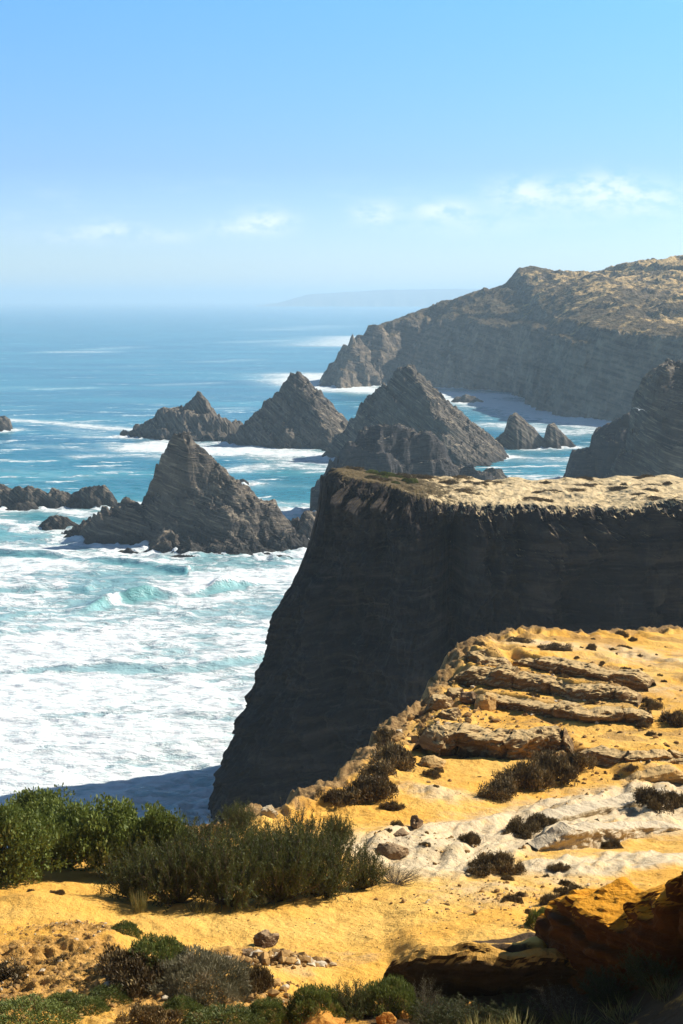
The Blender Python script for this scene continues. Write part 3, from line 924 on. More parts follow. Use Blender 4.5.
def build_ground():
    ys = [-14.0]
    while ys[-1] < 12: ys.append(ys[-1] + 0.5)
    while ys[-1] < 76: ys.append(ys[-1] + max(0.045, ys[-1]*0.0026))
    while ys[-1] < 112: ys.append(ys[-1] + 0.8)
    ys = np.array(ys)
    u = np.linspace(-1, 1, 620)
    u = 0.42*u + 0.58*u**5
    half = np.clip(ys, 12, 80)*0.62 + 8
    X = half[:, None]*u[None]
    Y = np.repeat(ys[:, None], len(u), 1)
    x, y = X.ravel(), Y.ravel()
    z = ground_z(x, y)
    cr, rb = cream_amount(x, y), rubble_amount(x, y)
    lip = sstep(1.9, -0.2, edge_dist(x, y))
    w = fbm(x/0.9, y/0.9, 0, 3, seed=245)
    painted_shade = np.zeros_like(x)  # black shade of the lower right corner, painted into the ground colour
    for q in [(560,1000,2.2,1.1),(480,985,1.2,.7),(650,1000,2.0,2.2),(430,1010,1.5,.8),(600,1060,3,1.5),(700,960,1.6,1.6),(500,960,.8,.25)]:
        painted_shade = np.maximum(painted_shade, blob(x, y, *q))
    painted_shade = np.clip(1.5*painted_shade + 0.5*w, 0, 1)
    shelf = sstep(44, 50, y)*sstep(0.0, 0.5, fbm(x/2.4, y/1.6, 0, 4, seed=241)+0.1)
    v = np.stack([x, y, z], -1)
    f = grid_faces(len(ys), len(u))[:, ::-1]
    me = mesh_np('ground', v, f, {'cream': cr, 'rubble': rb, 'lip': lip, 'shelf': shelf, 'painted_shade': painted_shade})
    t = NT('sandy_ground')
    n0 = t.noise(0.25, 5, 0.6)
    n1 = t.noise(1.3, 6, 0.65)
    n2 = t.noise(7.0, 5, 0.7)
    n3 = t.noise(34.0, 3, 0.6)
    och = t.mix(t.ramp(n0, 0.35, 0.68), (0.77, 0.395, 0.062), (0.80, 0.475, 0.115))
    och = t.mix(t.ramp(n1, 0.45, 0.75, 0, 0.6), och, (0.66, 0.315, 0.055))
    crm = t.mix(t.ramp(n1, 0.35, 0.7), (0.64, 0.54, 0.38), (0.64, 0.47, 0.25))
    c = t.mix(t.ramp(t.math('ADD', t.attr('cream'), t.math('MULTIPLY', t.math('SUBTRACT', n1, 0.5), 1.7)), 0.25, 1.15), och, crm)
    rock = t.mix(t.ramp(n2, 0.35, 0.7), (0.20, 0.115, 0.045), (0.42, 0.27, 0.11))
    sh = t.math('ADD', t.attr('shelf'), t.math('MULTIPLY', t.math('SUBTRACT', n2, 0.5), 0.9))
    c = t.mix(t.math('MULTIPLY', t.ramp(sh, 0.5, 0.9), 0.55), c, rock)
    c = t.mix(t.ramp(t.nz(), 0.55, 0.8, 0.8, 0.0), c, rock)
    rbm = t.ramp(t.math('ADD', t.attr('rubble'), t.math('MULTIPLY', t.math('SUBTRACT', n2, 0.5), 0.9)), 0.35, 0.7)
    c = t.mix(t.math('MULTIPLY', rbm, 0.75), c, t.mix(t.ramp(n2, 0.4, 0.62), (0.20, 0.105, 0.03), (0.58, 0.33, 0.10)))
    c = t.mix(t.ramp(t.math('ADD', t.attr('lip'), t.math('MULTIPLY', t.math('SUBTRACT', n1, 0.5), 0.8)), 0.5, 0.9), c, rock)
    c = t.mix(t.ramp(t.math('ADD', t.attr('painted_shade'), t.math('MULTIPLY', t.math('SUBTRACT', n2, 0.5), 0.6)), 0.45, 0.75), c, t.mix(n2, (0.05, 0.032, 0.015), (0.12, 0.07, 0.03)))  # dark earth tones stand in for shade
    # dark crust specks
    c = t.mix(t.math('MULTIPLY', t.ramp(n2, 0.66, 0.74), 0.5), c, (0.16, 0.085, 0.03))
    c = t.mix(0.14, c, t.mix(n3, (0.2, 0.2, 0.2), (1, 1, 1)), 'OVERLAY')
    h = t.math('ADD', t.math('MULTIPLY', n2, 0.5), t.math('ADD', t.math('MULTIPLY', n1, 0.8), t.math('MULTIPLY', n3, 0.10)))
    t.finish(c, 0.95, t.bump(h, 0.16, 0.9))
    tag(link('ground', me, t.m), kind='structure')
build_ground()

# ------------------------------------------------------------------ sandstone ledges and boulders
def mat_sandstone(name, a, b, c_, bump=0.10, dust_sun_lo=0.60, dust_sun_hi=0.90, crest=False):
    t = NT(name)
    s1 = t.noise(1.0, 5, 0.6, t.mapping((0.5, 0.5, 5.5)), 0.4)
    n1 = t.noise(2.2, 6, 0.68)
    n2 = t.noise(14, 5, 0.68)
    c = t.mix(t.ramp(s1, 0.35, 0.65), a, b)
    c = t.mix(t.ramp(n1, 0.52, 0.80, 0, 0.1 if crest else 0.55), c, c_)
    c = t.mix(t.ramp(n2, 0.55, 0.75, 0, 0.5), c, (a[0]*0.45, a[1]*0.42, a[2]*0.4))
    dust_sun = t.ramp(t.math('ADD', t.nz(), t.math('MULTIPLY', t.math('SUBTRACT', n1, 0.5), 0.7)), dust_sun_lo, dust_sun_hi)  # pale sandy tops, also standing in for sunlight on upper sides
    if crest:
        dust_sun = t.math('MULTIPLY', dust_sun, t.ramp(t.math('ADD', t.attr('top'), t.math('MULTIPLY', t.math('SUBTRACT', n1, 0.5), 0.5)), 0.5, 0.85))
    c = t.mix(t.math('MULTIPLY', dust_sun, 0.85), c, c_)
    h = t.math('ADD', t.math('MULTIPLY', n1, 0.9), t.math('ADD', t.math('MULTIPLY', n2, 0.25), t.math('MULTIPLY', s1, 0.6)))
    return t.finish(c, 0.95, t.bump(h, bump, 1.0))
M['ledge'] = mat_sandstone('brown_sandstone', (0.13, 0.078, 0.032), (0.25, 0.155, 0.065), (0.60, 0.42, 0.19))  # faces darkened and sandy tops brightened to paint in the ledges' shade
M['ochre_rock'] = mat_sandstone('ochre_sandstone', (0.36, 0.20, 0.06), (0.50, 0.30, 0.10), (0.58, 0.38, 0.15))
M['cream_rock'] = mat_sandstone('cream_sandstone', (0.40, 0.30, 0.165), (0.54, 0.43, 0.27), (0.66, 0.54, 0.36), 0.14)
M['orange_rock_shade'] = mat_sandstone('orange_sandstone_shade', (0.075, 0.026, 0.005), (0.14, 0.05, 0.008), (0.80, 0.36, 0.025), 0.12, 0.30, 0.7, True)  # shade painted as a near-black face, sun as a bright orange top
M['orange_stone'] = mat_sandstone('orange_stone', (0.36, 0.135, 0.02), (0.55, 0.235, 0.035), (0.62, 0.30, 0.06), 0.12)
M['bank_shade'] = mat_sandstone('bank_shade', (0.05, 0.028, 0.010), (0.09, 0.05, 0.016), (0.66, 0.37, 0.08), 0.12, 0.35, 0.8, True)  # shadowed bank face painted dark, its sunlit lip painted ochre
M['brown_stone'] = mat_sandstone('brown_stone', (0.12, 0.07, 0.035), (0.24, 0.15, 0.075), (0.38, 0.26, 0.14))

def make_ledge(name, label, cat, pl, h, depth, mat, seed, group=None, hvar=None, blocks=1.9, overhang=0.28, rough=1.0, res=0.05, sink=0.5):
    seg = np.linalg.norm(np.diff(pl[:, :2], axis=0), axis=1)
    L = np.r_[0, np.cumsum(seg)]
    ns = int(L[-1]/res)
    s = np.linspace(0, L[-1], ns)
    bx, by = np.interp(s, L, pl[:, 0]), np.interp(s, L, pl[:, 1])
    kk = np.ones(9)/9
    bx = np.convolve(np.pad(bx, 4, 'edge'), kk, 'valid')
    by = np.convolve(np.pad(by, 4, 'edge'), kk, 'valid')
    tx, ty = np.gradient(bx), np.gradient(by)
    tl = np.hypot(tx, ty)
    nx, ny = ty/tl, -tx/tl            # out of the face, towards the viewer side
    hh = np.full(ns, h) if hvar is None else np.interp(s, L, hvar)
    ends = np.clip(np.minimum(s, L[-1]-s)/0.7, 0, 1)**0.6
    hh = hh*(0.25 + 0.75*ends)*(1 + 0.30*fbm(s/1.3, 0*s, 0, 3, seed=seed))
    # cracks between blocks
    rg = np.random.default_rng(seed)
    cr = np.cumsum(blocks*(0.35 + 1.3*rg.random(int(L[-1]/blocks*2)+6)))
    dc = np.min(np.abs(s[:, None]-cr[None]), axis=1)
    crack = np.exp(-(dc/0.07)**2)
    bid = np.searchsorted(cr, s)
    boff = rg.normal(0, 0.07, len(cr)+2)[bid]
    bh = 1 + rg.normal(0, 0.08, len(cr)+2)[bid]
    hh = hh*bh
    nv_f, nv_t = max(14, int(h/res)), max(12, int(depth/res/1.6))
    vf = np.linspace(0, 1, nv_f)
    vt = np.linspace(0, 1, nv_t)[1:]
    # across: face from below the ground to the brow, then back over the top and down into the slope
    out_f = overhang*h*(np.sin(vf*math.pi*0.62)) - 0.18*h*np.clip(vf-0.75, 0, 1)**2*8
    up_f = -sink + (1+sink)*vf if False else vf
    g0 = G0(bx, by)
    off = np.concatenate([np.repeat(out_f[None], ns, 0), out_f[-1] - depth*vt[None] + 0*s[:, None]], 1)
    off[:, :nv_f] += boff[:, None] - 0.14*crack[:, None]
    off[:, nv_f:] += (boff - 0.14*crack)[:, None]*np.exp(-vt*6)[None]
    zf = -sink*(1-np.clip(vf*4, 0, 1))[None] + hh[:, None]*vf[None]
    topz = hh[:, None]*(1 + 0.10*np.sin(vt*3)[None]) - (hh[:, None]+0.5)*sstep(0.45, 1.0, vt)[None] - 0.12*crack[:, None]*np.exp(-vt*5)[None]
    zz = np.concatenate([zf, topz], 1)
    x = bx[:, None] + nx[:, None]*off
    y = by[:, None] + ny[:, None]*off
    z = g0[:, None] + zz
    # erosion
    n3 = fbm(x/0.7, y/0.7, z/0.35, 4, seed=seed+3)
    n4 = ridged(x/0.45, y/0.45, z/0.25, 3, seed=seed+5) - 0.8
    bd = beds(z/0.16 + 0.6*fbm(x/1.5, y/1.5, 0, 2, seed=seed+7) + 300, seed, 0.5) - 0.5
    d = rough*(0.22*n3 + 0.09*n4 + 0.16*bd)*min(1.0, h/0.7 + 0.2)
    w = np.r_[np.ones(nv_f), np.exp(-vt*2.5)]
    x = x + nx[:, None]*d*w[None]
    y = y + ny[:, None]*d*w[None]
    z = z + 0.45*d*sstep(0.3, 0.9, np.r_[vf, np.ones(len(vt))])[None]
    v = np.stack([x, y, z], -1).reshape(-1, 3)
    f = grid_faces(ns, x.shape[1])
    base = np.array([bx.mean(), by.mean(), g0.mean()])
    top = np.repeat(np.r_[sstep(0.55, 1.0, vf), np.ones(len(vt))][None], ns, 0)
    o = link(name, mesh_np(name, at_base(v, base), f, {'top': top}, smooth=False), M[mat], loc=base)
    return tag(o, label, cat, group)

LG = 'sandstone ledges on the slope'
for i, ((lab, px, h, reach, key), pl) in enumerate(zip(LEDGES, LW)):
    mat = {'boulder': 'ochre_rock', 'fin': 'cream_rock', 'bulge': 'ledge'}.get(key, 'ledge')
    kw = {}
    if key == 'boulder': kw = dict(blocks=6.0, rough=0.6, overhang=0.7, hvar=[.12,.4,.5,.5])
    if key == 'fin': kw = dict(blocks=6.0, rough=0.8, overhang=0.1, hvar=[.06,.22,.42,.38,.22,.12])
    if key == 'slab': mat, kw = 'cream_rock', dict(blocks=6.0, rough=0.6, overhang=0.2)
    if key == 'bank': mat, kw = 'bank_shade', dict(blocks=8.0, rough=0.6, overhang=0.35, depth=0.55)
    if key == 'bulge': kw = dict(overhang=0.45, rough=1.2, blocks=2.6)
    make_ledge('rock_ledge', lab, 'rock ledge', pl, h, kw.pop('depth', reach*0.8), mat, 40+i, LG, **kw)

make_ledge('rock_outcrop', 'orange rock outcrop with deep black shaded face, in the lower right corner', 'rock outcrop', OUTC, 1.7, 1.6, 'orange_rock_shade', 77,
           hvar=[1.2, 1.25, 1.3, 1.6, 2.1, 3.2, 3.8, 3.8], blocks=2.8, overhang=0.14, rough=0.8, res=0.035)  # unseen right end raised to block sky light and shade the corner

def boulder_mesh(seed, flat=0.75, sub=4, amp=0.35):
    bm = bmesh.new()
    bmesh.ops.create_icosphere(bm, subdivisions=sub, radius=1)
    v = np.array([q.co[:] for q in bm.verts])
    f = np.array([[q.index for q in fa.verts] for fa in bm.faces])
    bm.free()
    v = v*(1 + amp*fbm(v[:, 0]*1.1, v[:, 1]*1.1, v[:, 2]*1.1, 3, seed=seed)[:, None]*1.6)
    # facets: flatten against random planes
    rg = np.random.default_rng(seed)
    for _ in range(9):
        n = rg.normal(size=3); n /= np.linalg.norm(n)
        d = v@n
        c = 0.62 + 0.25*rg.random()
        v = v - n[None]*np.clip(d-c, 0, None)[:, None]*0.85
    v = v + 0.06*fbm(v[:, 0]*5, v[:, 1]*5, v[:, 2]*5, 3, seed=seed+2)[:, None]*v
    v[:, 2] *= flat
    return mesh_np('boulder', v, f, smooth=False)

def put_boulder(label, px, py, w_m, mat, seed, flat=0.75, cat='boulder', name='boulder', group=None, rot=None, sx=1.0, lift=0.25):
    p = hit(px, py)
    z = float(ground_z(p[0], p[1], False))
    o = link(name, boulder_mesh(seed, flat), M[mat], loc=(p[0], p[1], z + lift*w_m*0.5*flat))
    o.scale = (w_m/2*sx, w_m/2, w_m/2)
    o.rotation_euler = (0, 0, rot if rot is not None else seed*1.3)
    return tag(o, label, cat, group)

BG = 'loose boulders by the ledges'
put_boulder('pale squat boulder at the rim, outermost of the blocks left of the ledges', 438, 714, 1.15, 'ledge', 1, group=BG)
put_boulder('small brown boulder between the outermost block and the wedge block', 455, 700, 0.9, 'ledge', 2, group=BG)
put_boulder('sunlit wedge-shaped boulder standing on the upper end of the sand tongue', 485, 712, 1.0, 'ochre_rock', 3, 1.0, group=BG)
put_boulder('flat brown boulder lying below the outermost block on the rim', 447, 724, 0.9, 'ledge', 4, group=BG)
put_boulder('dark boulder tucked under the left end of the third ledge', 468, 706, 0.8, 'brown_stone', 5, group=BG)
put_boulder('rounded ochre block lying in the hollow left of the bulging ledge', 432, 766, 0.9, 'ochre_rock', 6, .6, group=BG)
put_boulder('small ochre block on the sand under the bulging ledge', 562, 762, 0.7, 'ochre_rock', 7, group=BG)
put_boulder('rough brown stone alone on the ochre sand, above the pale stony patch', 268, 943, 0.42, 'brown_stone', 8, .8, cat='stone', name='stone', lift=.4)
put_boulder('small flat brown stone on the sand below and left of the lone stone', 248, 951, 0.26, 'brown_stone', 9, .6, cat='stone', name='stone')
put_boulder('white boulder on the rim among the shrub tops', 268, 824, 0.45, 'cream_rock', 10, 1.1, lift=.6)
put_boulder('wide orange rock at the bottom edge below the round green cushion', 322, 1022, 0.75, 'orange_stone', 11, .5, cat='rock', name='rock')
put_boulder('round orange stone on the bottom edge, in front of the grey-green bush', 386, 1020, 0.30, 'orange_stone', 12, .8, cat='stone', name='stone')
put_boulder('orange stone beside the dark shade at the bottom edge', 404, 1014, 0.26, 'orange_stone', 13, .8, cat='stone', name='stone')
put_boulder('small orange slab catching the sun inside the black shade', 473, 1008, 0.42, 'orange_stone', 14, .5, cat='stone', name='stone', lift=.5)
put_boulder('jagged dark stone lying at the lower left end of the white band', 392, 857, 0.75, 'brown_stone', 16, .6, cat='stone', name='stone')
put_boulder('small upright dark stone on the ochre sand above the white band', 416, 832, 0.4, 'brown_stone', 17, 1.1, cat='stone', name='stone', lift=.5)
put_boulder('dark stone lying just left of the small upright one', 401, 842, 0.45, 'brown_stone', 18, .6, cat='stone', name='stone')

# rubble: countless small stones
def scatter_rubble():
    bm = bmesh.new()
    bmesh.ops.create_icosphere(bm, subdivisions=1, radius=1)
    bv = np.array([q.co[:] for q in bm.verts])
    bf = np.array([[q.index for q in fa.verts] for fa in bm.faces])
    bm.free()
    rg = np.random.default_rng(5)
    xs, ys, ss = [], [], []
    def region(n, px, py, rx, ry, s0, s1):
        c = hit(px, py)
        r = np.sqrt(rg.random(n))*(0.4+0.6*rg.random(n)); a = rg.random(n)*2*math.pi
        xs.append(c[0] + rx*r*np.cos(a)); ys.append(c[1] + ry*r*np.sin(a)); ss.append(s0*(s1/s0)**(rg.random(n)**2.2))
    region(500, 80, 940, 1.5, 1.2, .008, .035)
    region(260, 40, 975, 2.2, 2.0, .010, .06)
    region(300, 130, 990, 2.0, 1.5, .01, .06)
    region(750, 275, 965, 1.1, .75, .02, .12)
    region(300, 240, 1000, 2.0, 1.2, .02, .09)
    region(200, 20, 1005, 2.5, 1.6, .015, .08)
    region(600, 500, 700, 7, 8, .02, .12)
    region(350, 620, 740, 7, 10, .02, .11)
    region(110, 440, 850, 3.0, 2.0, .015, .08)
    region(160, 600, 800, 6, 5, .015, .08)
    region(500, 560, 900, 4, 3, .015, .06)
    region(120, 300, 930, 5, 3, .01, .025)
    region(300, 430, 730, 3, 4, .03, .2)
    region(250, 600, 930, 2, 2, .02, .08)
    x, y, s = np.concatenate(xs), np.concatenate(ys), np.concatenate(ss)
    ok = edge_dist(x, y) > 0.2
    x, y, s = x[ok], y[ok], s[ok]
    z = ground_z(x, y)
    n = len(x)
    sc = s[:, None]*np.stack([0.7+0.6*rg.random(n), 0.7+0.6*rg.random(n), 0.5+0.4*rg.random(n)], -1)
    jit = 1 + 0.35*rg.normal(size=(n, len(bv), 1))*0.6
    a = rg.random(n)*6.28
    q = bv[None]*jit*sc[:, None]
    qx = q[..., 0]*np.cos(a)[:, None] - q[..., 1]*np.sin(a)[:, None]
    qy = q[..., 0]*np.sin(a)[:, None] + q[..., 1]*np.cos(a)[:, None]
    v = np.stack([qx + x[:, None], qy + y[:, None], q[..., 2] + z[:, None] + 0.25*s[:, None]], -1).reshape(-1, 3)
    f = (bf[None] + (np.arange(n)*len(bv))[:, None, None]).reshape(-1, 3)
    tint = np.repeat(rg.random(n), len(bv))
    t = NT('loose_stones')
    c = t.mix(t.attr('tint'), (0.20, 0.11, 0.035), (0.58, 0.35, 0.12))
    c = t.mix(t.ramp(t.attr('tint'), 0.85, 0.9), c, (0.6, 0.5, 0.34))
    c = t.mix(t.ramp(t.noise(20, 4), 0.4, 0.7, 0, .5), c, (0.16, 0.09, 0.04))
    t.finish(c, 0.95)
    tag(link('gravel', mesh_np('gravel', v, f, {'tint': tint}, smooth=False), t.m), 'loose brown and ochre stones scattered over the sandy slope', 'gravel', kind='stuff')
scatter_rubble()

# ------------------------------------------------------------------ plants
def mat_leaf(name, a, b, c_=None, rough=0.6, transl=0.25):
    t = NT(name)
    oi = t.n.new('ShaderNodeObjectInfo')
    c = t.mix(t.attr('tint'), a, b)
    if c_ is not None:
        c = t.mix(t.ramp(t.attr('tint'), 0.86, 0.97), c, c_)
    hs = t.n.new('ShaderNodeHueSaturation')
    t.put(hs.inputs['Value'], t.ramp(oi.outputs['Random'], 0, 1, 0.8, 1.2))
    t.put(hs.inputs['Color'], c)
    t.finish(hs.outputs[0], rough)
    t.b.inputs['Specular IOR Level'].default_value = 0.3
    tr = t.n.new('ShaderNodeBsdfTranslucent')
    t.l.new(hs.outputs[0], tr.inputs['Color'])
    mx = t.n.new('ShaderNodeMixShader')
    mx.inputs[0].default_value = transl
    t.l.new(t.b.outputs[0], mx.inputs[1])
    t.l.new(tr.outputs[0], mx.inputs[2])
    t.l.new(mx.outputs[0], t.out.inputs[0])
    return t.m
M['leaf_green'] = mat_leaf('green_leaf', (0.08, 0.115, 0.018), (0.25, 0.29, 0.05), (0.34, 0.34, 0.10))
M['leaf_dark'] = mat_leaf('dark_needle', (0.026, 0.038, 0.009), (0.095, 0.105, 0.022), (0.17, 0.14, 0.05))
M['leaf_cushion'] = mat_leaf('cushion_leaf', (0.06, 0.085, 0.016), (0.19, 0.22, 0.045), (0.26, 0.19, 0.07))
M['leaf_grey'] = mat_leaf('grey_twig_leaf', (0.12, 0.11, 0.055), (0.26, 0.23, 0.13), (0.36, 0.29, 0.17))
M['leaf_brown'] = mat_leaf('dry_brown_leaf', (0.05, 0.033, 0.014), (0.19, 0.13, 0.05), (0.33, 0.24, 0.10), transl=0.1)
M['leaf_straw'] = mat_leaf('straw_blade', (0.12, 0.13, 0.035), (0.30, 0.26, 0.09), (0.42, 0.34, 0.15))
t = NT('twig_bark'); M['bark'] = t.finish(t.mix(t.noise(30, 4), (0.06, 0.045, 0.03), (0.16, 0.12, 0.085)), 0.9)

def quads(pos, direc, side, length, width, tint):
    """leaf-shaped quads: pos (n,3) base, direc (n,3) unit along the leaf, side (n,3) unit across"""
    n = len(pos)
    L, Wd = np.asarray(length)[:, None], np.asarray(width)[:, None]
    v = np.stack([pos, pos + direc*L*0.5 + side*Wd*0.5, pos + direc*L, pos + direc*L*0.5 - side*Wd*0.5], 1).reshape(-1, 3)
    f = np.arange(n*4).reshape(-1, 4)
    return v, f, np.repeat(tint, 4)

def unit(a):
    return a/np.maximum(np.linalg.norm(a, axis=-1, keepdims=True), 1e-9)

def tubes(paths, r0, r1, sides=5):
    V, F, o = [], [], 0
    for pth in paths:
        k = len(pth)
        tan = unit(np.gradient(pth, axis=0))
        a = unit(np.cross(tan, np.array([0.31, 0.87, 0.4])))
        b = np.cross(tan, a)
        rr = np.linspace(r0, r1, k)[:, None, None]
        th = np.linspace(0, 2*math.pi, sides, endpoint=False)
        ring = pth[:, None] + rr*(a[:, None]*np.cos(th)[None, :, None] + b[:, None]*np.sin(th)[None, :, None])
        V.append(ring.reshape(-1, 3))
        for i in range(k-1):
            for j in range(sides):
                j2 = (j+1) % sides
                F.append((o+i*sides+j, o+i*sides+j2, o+(i+1)*sides+j2, o+(i+1)*sides+j))
        o += k*sides
    return np.concatenate(V), np.array(F)

def branches(rg, n, spread, height, wob=0.12, upward=0.5):
    out = []
    for i in range(n):
        a = rg.random()*2*math.pi
        r = spread*math.sqrt(rg.random())
        zt = height*(0.55 + 0.45*rg.random())*math.sqrt(max(0.05, 1-(r/spread)**2*0.75))
        q = np.linspace(0, 1, 7)[:, None]
        end = np.array([r*math.cos(a), r*math.sin(a), zt])
        mid = np.array([0.55*end[0], 0.55*end[1], zt*0.35])
        pth = 2*q*(1-q)*mid[None] + q*q*end[None]
        pth = pth + wob*height*np.cumsum(rg.normal(size=(7, 3)), 0)*0.12*q
        out.append(pth)
    return out

def plant_root(name, label, cat, group):
    o = bpy.data.objects.new(name, None)
    COL.objects.link(o)
    o.empty_display_size = 0.3
    return tag(o, label, cat, group)

def dense_shrub_mesh(seed, n, leaf, nb=60, lump=0.34):
    """broad-leaved dome about 2 m across and 1 m high (unit: half width 1)"""
    rg = np.random.default_rng(seed)
    a = rg.random(nb)*6.283; r = np.sqrt(rg.random(nb))*0.82
    cz = 0.95*np.sqrt(np.maximum(0.02, 1-(r/0.95)**2))*(0.15+0.85*rg.random(nb)**0.6)
    C = np.stack([r*np.cos(a), r*np.sin(a), cz*0.85], -1)
    rad = lump*(0.5+0.6*rg.random(nb))
    k = rg.integers(0, nb, n)
    d = unit(rg.normal(size=(n, 3)))
    d[:, 2] = np.abs(d[:, 2])*0.9 - 0.25
    d = unit(d)
    p = C[k] + d*rad[k][:, None]*(0.55 + 0.5*rg.random(n)**0.5)[:, None]
    p[:, 2] = np.maximum(p[:, 2], 0.02)
    gap = perlin(p[:, 0]*3.2, p[:, 1]*3.2, p[:, 2]*3.2, seed) > -0.16
    p, d, k = p[gap], d[gap], k[gap]
    m = len(p)
    dr = unit(d*0.8 + rg.normal(size=(m, 3))*0.7 + np.array([0, 0, 0.3]))
    sd = unit(np.cross(dr, rg.normal(size=(m, 3))))
    lumpt = rg.random(nb)
    tint = np.clip(0.55*lumpt[k] + 0.5*rg.random(m), 0, 1)
    s = leaf*(0.6+0.8*rg.random(m))
    v, f, tt = quads(p, dr, sd, s, s*0.55, tint)
    paths = []
    for c in C[:36]:
        q = np.linspace(0, 1, 6)[:, None]
        paths.append(2*q*(1-q)*np.array([[c[0]*0.5, c[1]*0.5, c[2]*0.3]]) + q*q*c[None])
    sv, sf = tubes(paths, 0.022, 0.006)
    return mesh_np('foliage', v, f, {'tint': tt}, smooth=False), mesh_np('stem', sv, sf)

def feathery_shrub_mesh(seed, nbr=95, per=26, leaf=0.055, spread=1.0, height=0.95, width=0.24, twigs=7):
    """tamarisk-like: branches carrying side twigs set with small narrow leaves"""
    rg = np.random.default_rng(seed)
    br = branches(rg, nbr, spread, height, wob=0.2)
    P_, D_, T_, tw = [], [], [], []
    for b in br:
        shade = rg.random()
        for j in range(twigs):
            u = 0.25 + 0.75*rg.random()**0.7
            i = min(int(u*6), 5)
            p0 = b[i] + (b[i+1]-b[i])*(u*6-i)
            tan = unit(b[i+1]-b[i])
            d = unit(tan*0.7 + rg.normal(size=3)*0.55 + np.array([0, 0, 0.35]))
            ln = (0.16 + 0.20*rg.random())
            q = np.linspace(0, 1, 4)[:, None]
            tp = p0 + d*ln*q + np.array([[0, 0, -0.03]])*q*q
            tw.append(tp)
            w = rg.random(per)[:, None]
            p = p0 + d*ln*w + np.array([[0, 0, -0.03]])*w*w + rg.normal(size=(per, 3))*0.012
            dd = unit(d*0.6 + rg.normal(size=(per, 3))*0.7)
            P_.append(p); D_.append(dd)
            T_.append(np.clip(0.45*shade + 0.25*rg.random() + 0.4*rg.random(per), 0, 1))
    p, d, tnt = np.concatenate(P_), np.concatenate(D_), np.concatenate(T_)
    p[:, 2] = np.maximum(p[:, 2], 0.01)
    m = len(p)
    sd = unit(np.cross(d, rg.normal(size=(m, 3))))
    s = leaf*(0.6+0.8*rg.random(m))
    v, f, tt = quads(p, d, sd, s, s*width, tnt)
    sv, sf = tubes(br, 0.014, 0.004, 4)
    s2, f2 = tubes(tw[::2], 0.004, 0.002, 3)
    return mesh_np('foliage', v, f, {'tint': tt}, smooth=False), mesh_np('stem', np.concatenate([sv, s2]), np.concatenate([sf, f2+len(sv)]))

def cushion_mesh(seed, n=9000, leaf=0.06, flat=0.6, width=0.3, up=0.6, shell=0.25):
    """tight low dome"""
    rg = np.random.default_rng(seed)
    d = unit(rg.normal(size=(n, 3)))
    d[:, 2] = np.abs(d[:, 2])
    rr = 1 + 0.28*fbm(d[:, 0]*2.2, d[:, 1]*2.2, d[:, 2]*2.2, 4, seed=seed)
    p = d*rr[:, None]*(1 - shell*rg.random(n)**1.6)[:, None]
    p[:, 2] *= flat
    dr = unit(d*0.7 + rg.normal(size=(n, 3))*0.55 + np.array([0, 0, up*0.6]))
    sd = unit(np.cross(dr, rg.normal(size=(n, 3))))
    tint = np.clip(0.5 + 0.7*fbm(p[:, 0]*3, p[:, 1]*3, p[:, 2]*3, 2, seed=seed+4) + 0.45*(rg.random(n)-0.5), 0, 1)
    s = leaf*(0.6+0.9*rg.random(n))
    v, f, tt = quads(p, dr, sd, s, s*width, tint)
    br = branches(rg, 24, 0.8, flat*0.85)
    sv, sf = tubes(br, 0.02, 0.006, 4)
    return mesh_np('foliage', v, f, {'tint': tt}, smooth=False), mesh_np('stem', sv, sf)

def mat_mesh(seed, nb=46, n=9000, leaf=0.085):
    """low ragged mat of many small clumps, about 2 m across"""
    rg = np.random.default_rng(seed)
    a = rg.random(nb)*6.283
    r = np.sqrt(rg.random(nb))*(0.75 + 0.35*np.sin(a*2 + seed) + 0.2*np.sin(a*3 + 2*seed))
    C = np.stack([r*np.cos(a), r*np.sin(a), 0.06 + 0.20*rg.random(nb)*(1.2-np.clip(r, 0, 1))], -1)
    rad = 0.10 + 0.17*rg.random(nb)
    k = rg.integers(0, nb, n)
    d = unit(rg.normal(size=(n, 3)))
    d[:, 2] = np.abs(d[:, 2])*1.0 - 0.1
    p = C[k] + d*rad[k][:, None]*(0.5 + 0.6*rg.random(n))[:, None]
    p[:, 2] = np.maximum(p[:, 2], 0.0)
    dr = unit(d*0.6 + rg.normal(size=(n, 3))*0.7 + np.array([0, 0, 0.35]))
    sd = unit(np.cross(dr, rg.normal(size=(n, 3))))
    tint = np.clip(0.65*rg.random(nb)[k] + 0.5*rg.random(n), 0, 1)
    s = leaf*(0.5+0.9*rg.random(n))
    v, f, tt = quads(p, dr, sd, s, s*0.32, tint)
    paths = []
    for c in C[:30]:
        q = np.linspace(0, 1, 5)[:, None]
        paths.append(q*c[None]*np.array([[1, 1, 1.0]]) + np.array([[0, 0, 0.02]]))
    sv, sf = tubes(paths, 0.018, 0.006, 4)
    return mesh_np('foliage', v, f, {'tint': tt}, smooth=False), mesh_np('stem', sv, sf)

def grass_mesh(seed, n=220, spread=0.35, h=1.0, w=0.02):
    rg = np.random.default_rng(seed)
    a = rg.random(n)*6.283
    r = spread*np.sqrt(rg.random(n))
    p = np.stack([r*np.cos(a), r*np.sin(a), 0*a], -1)
    d = unit(np.stack([0.45*np.cos(a)*rg.random(n)+0.12*rg.normal(size=n), 0.45*np.sin(a)*rg.random(n)+0.12*rg.normal(size=n), np.ones(n)], -1))
    sd = unit(np.cross(d, rg.normal(size=(n, 3))))
    v, f, tt = quads(p, d, sd, h*(0.4+0.6*rg.random(n)), np.full(n, w), rg.random(n))
    return mesh_np('foliage', v, f, {'tint': tt}, smooth=False), None

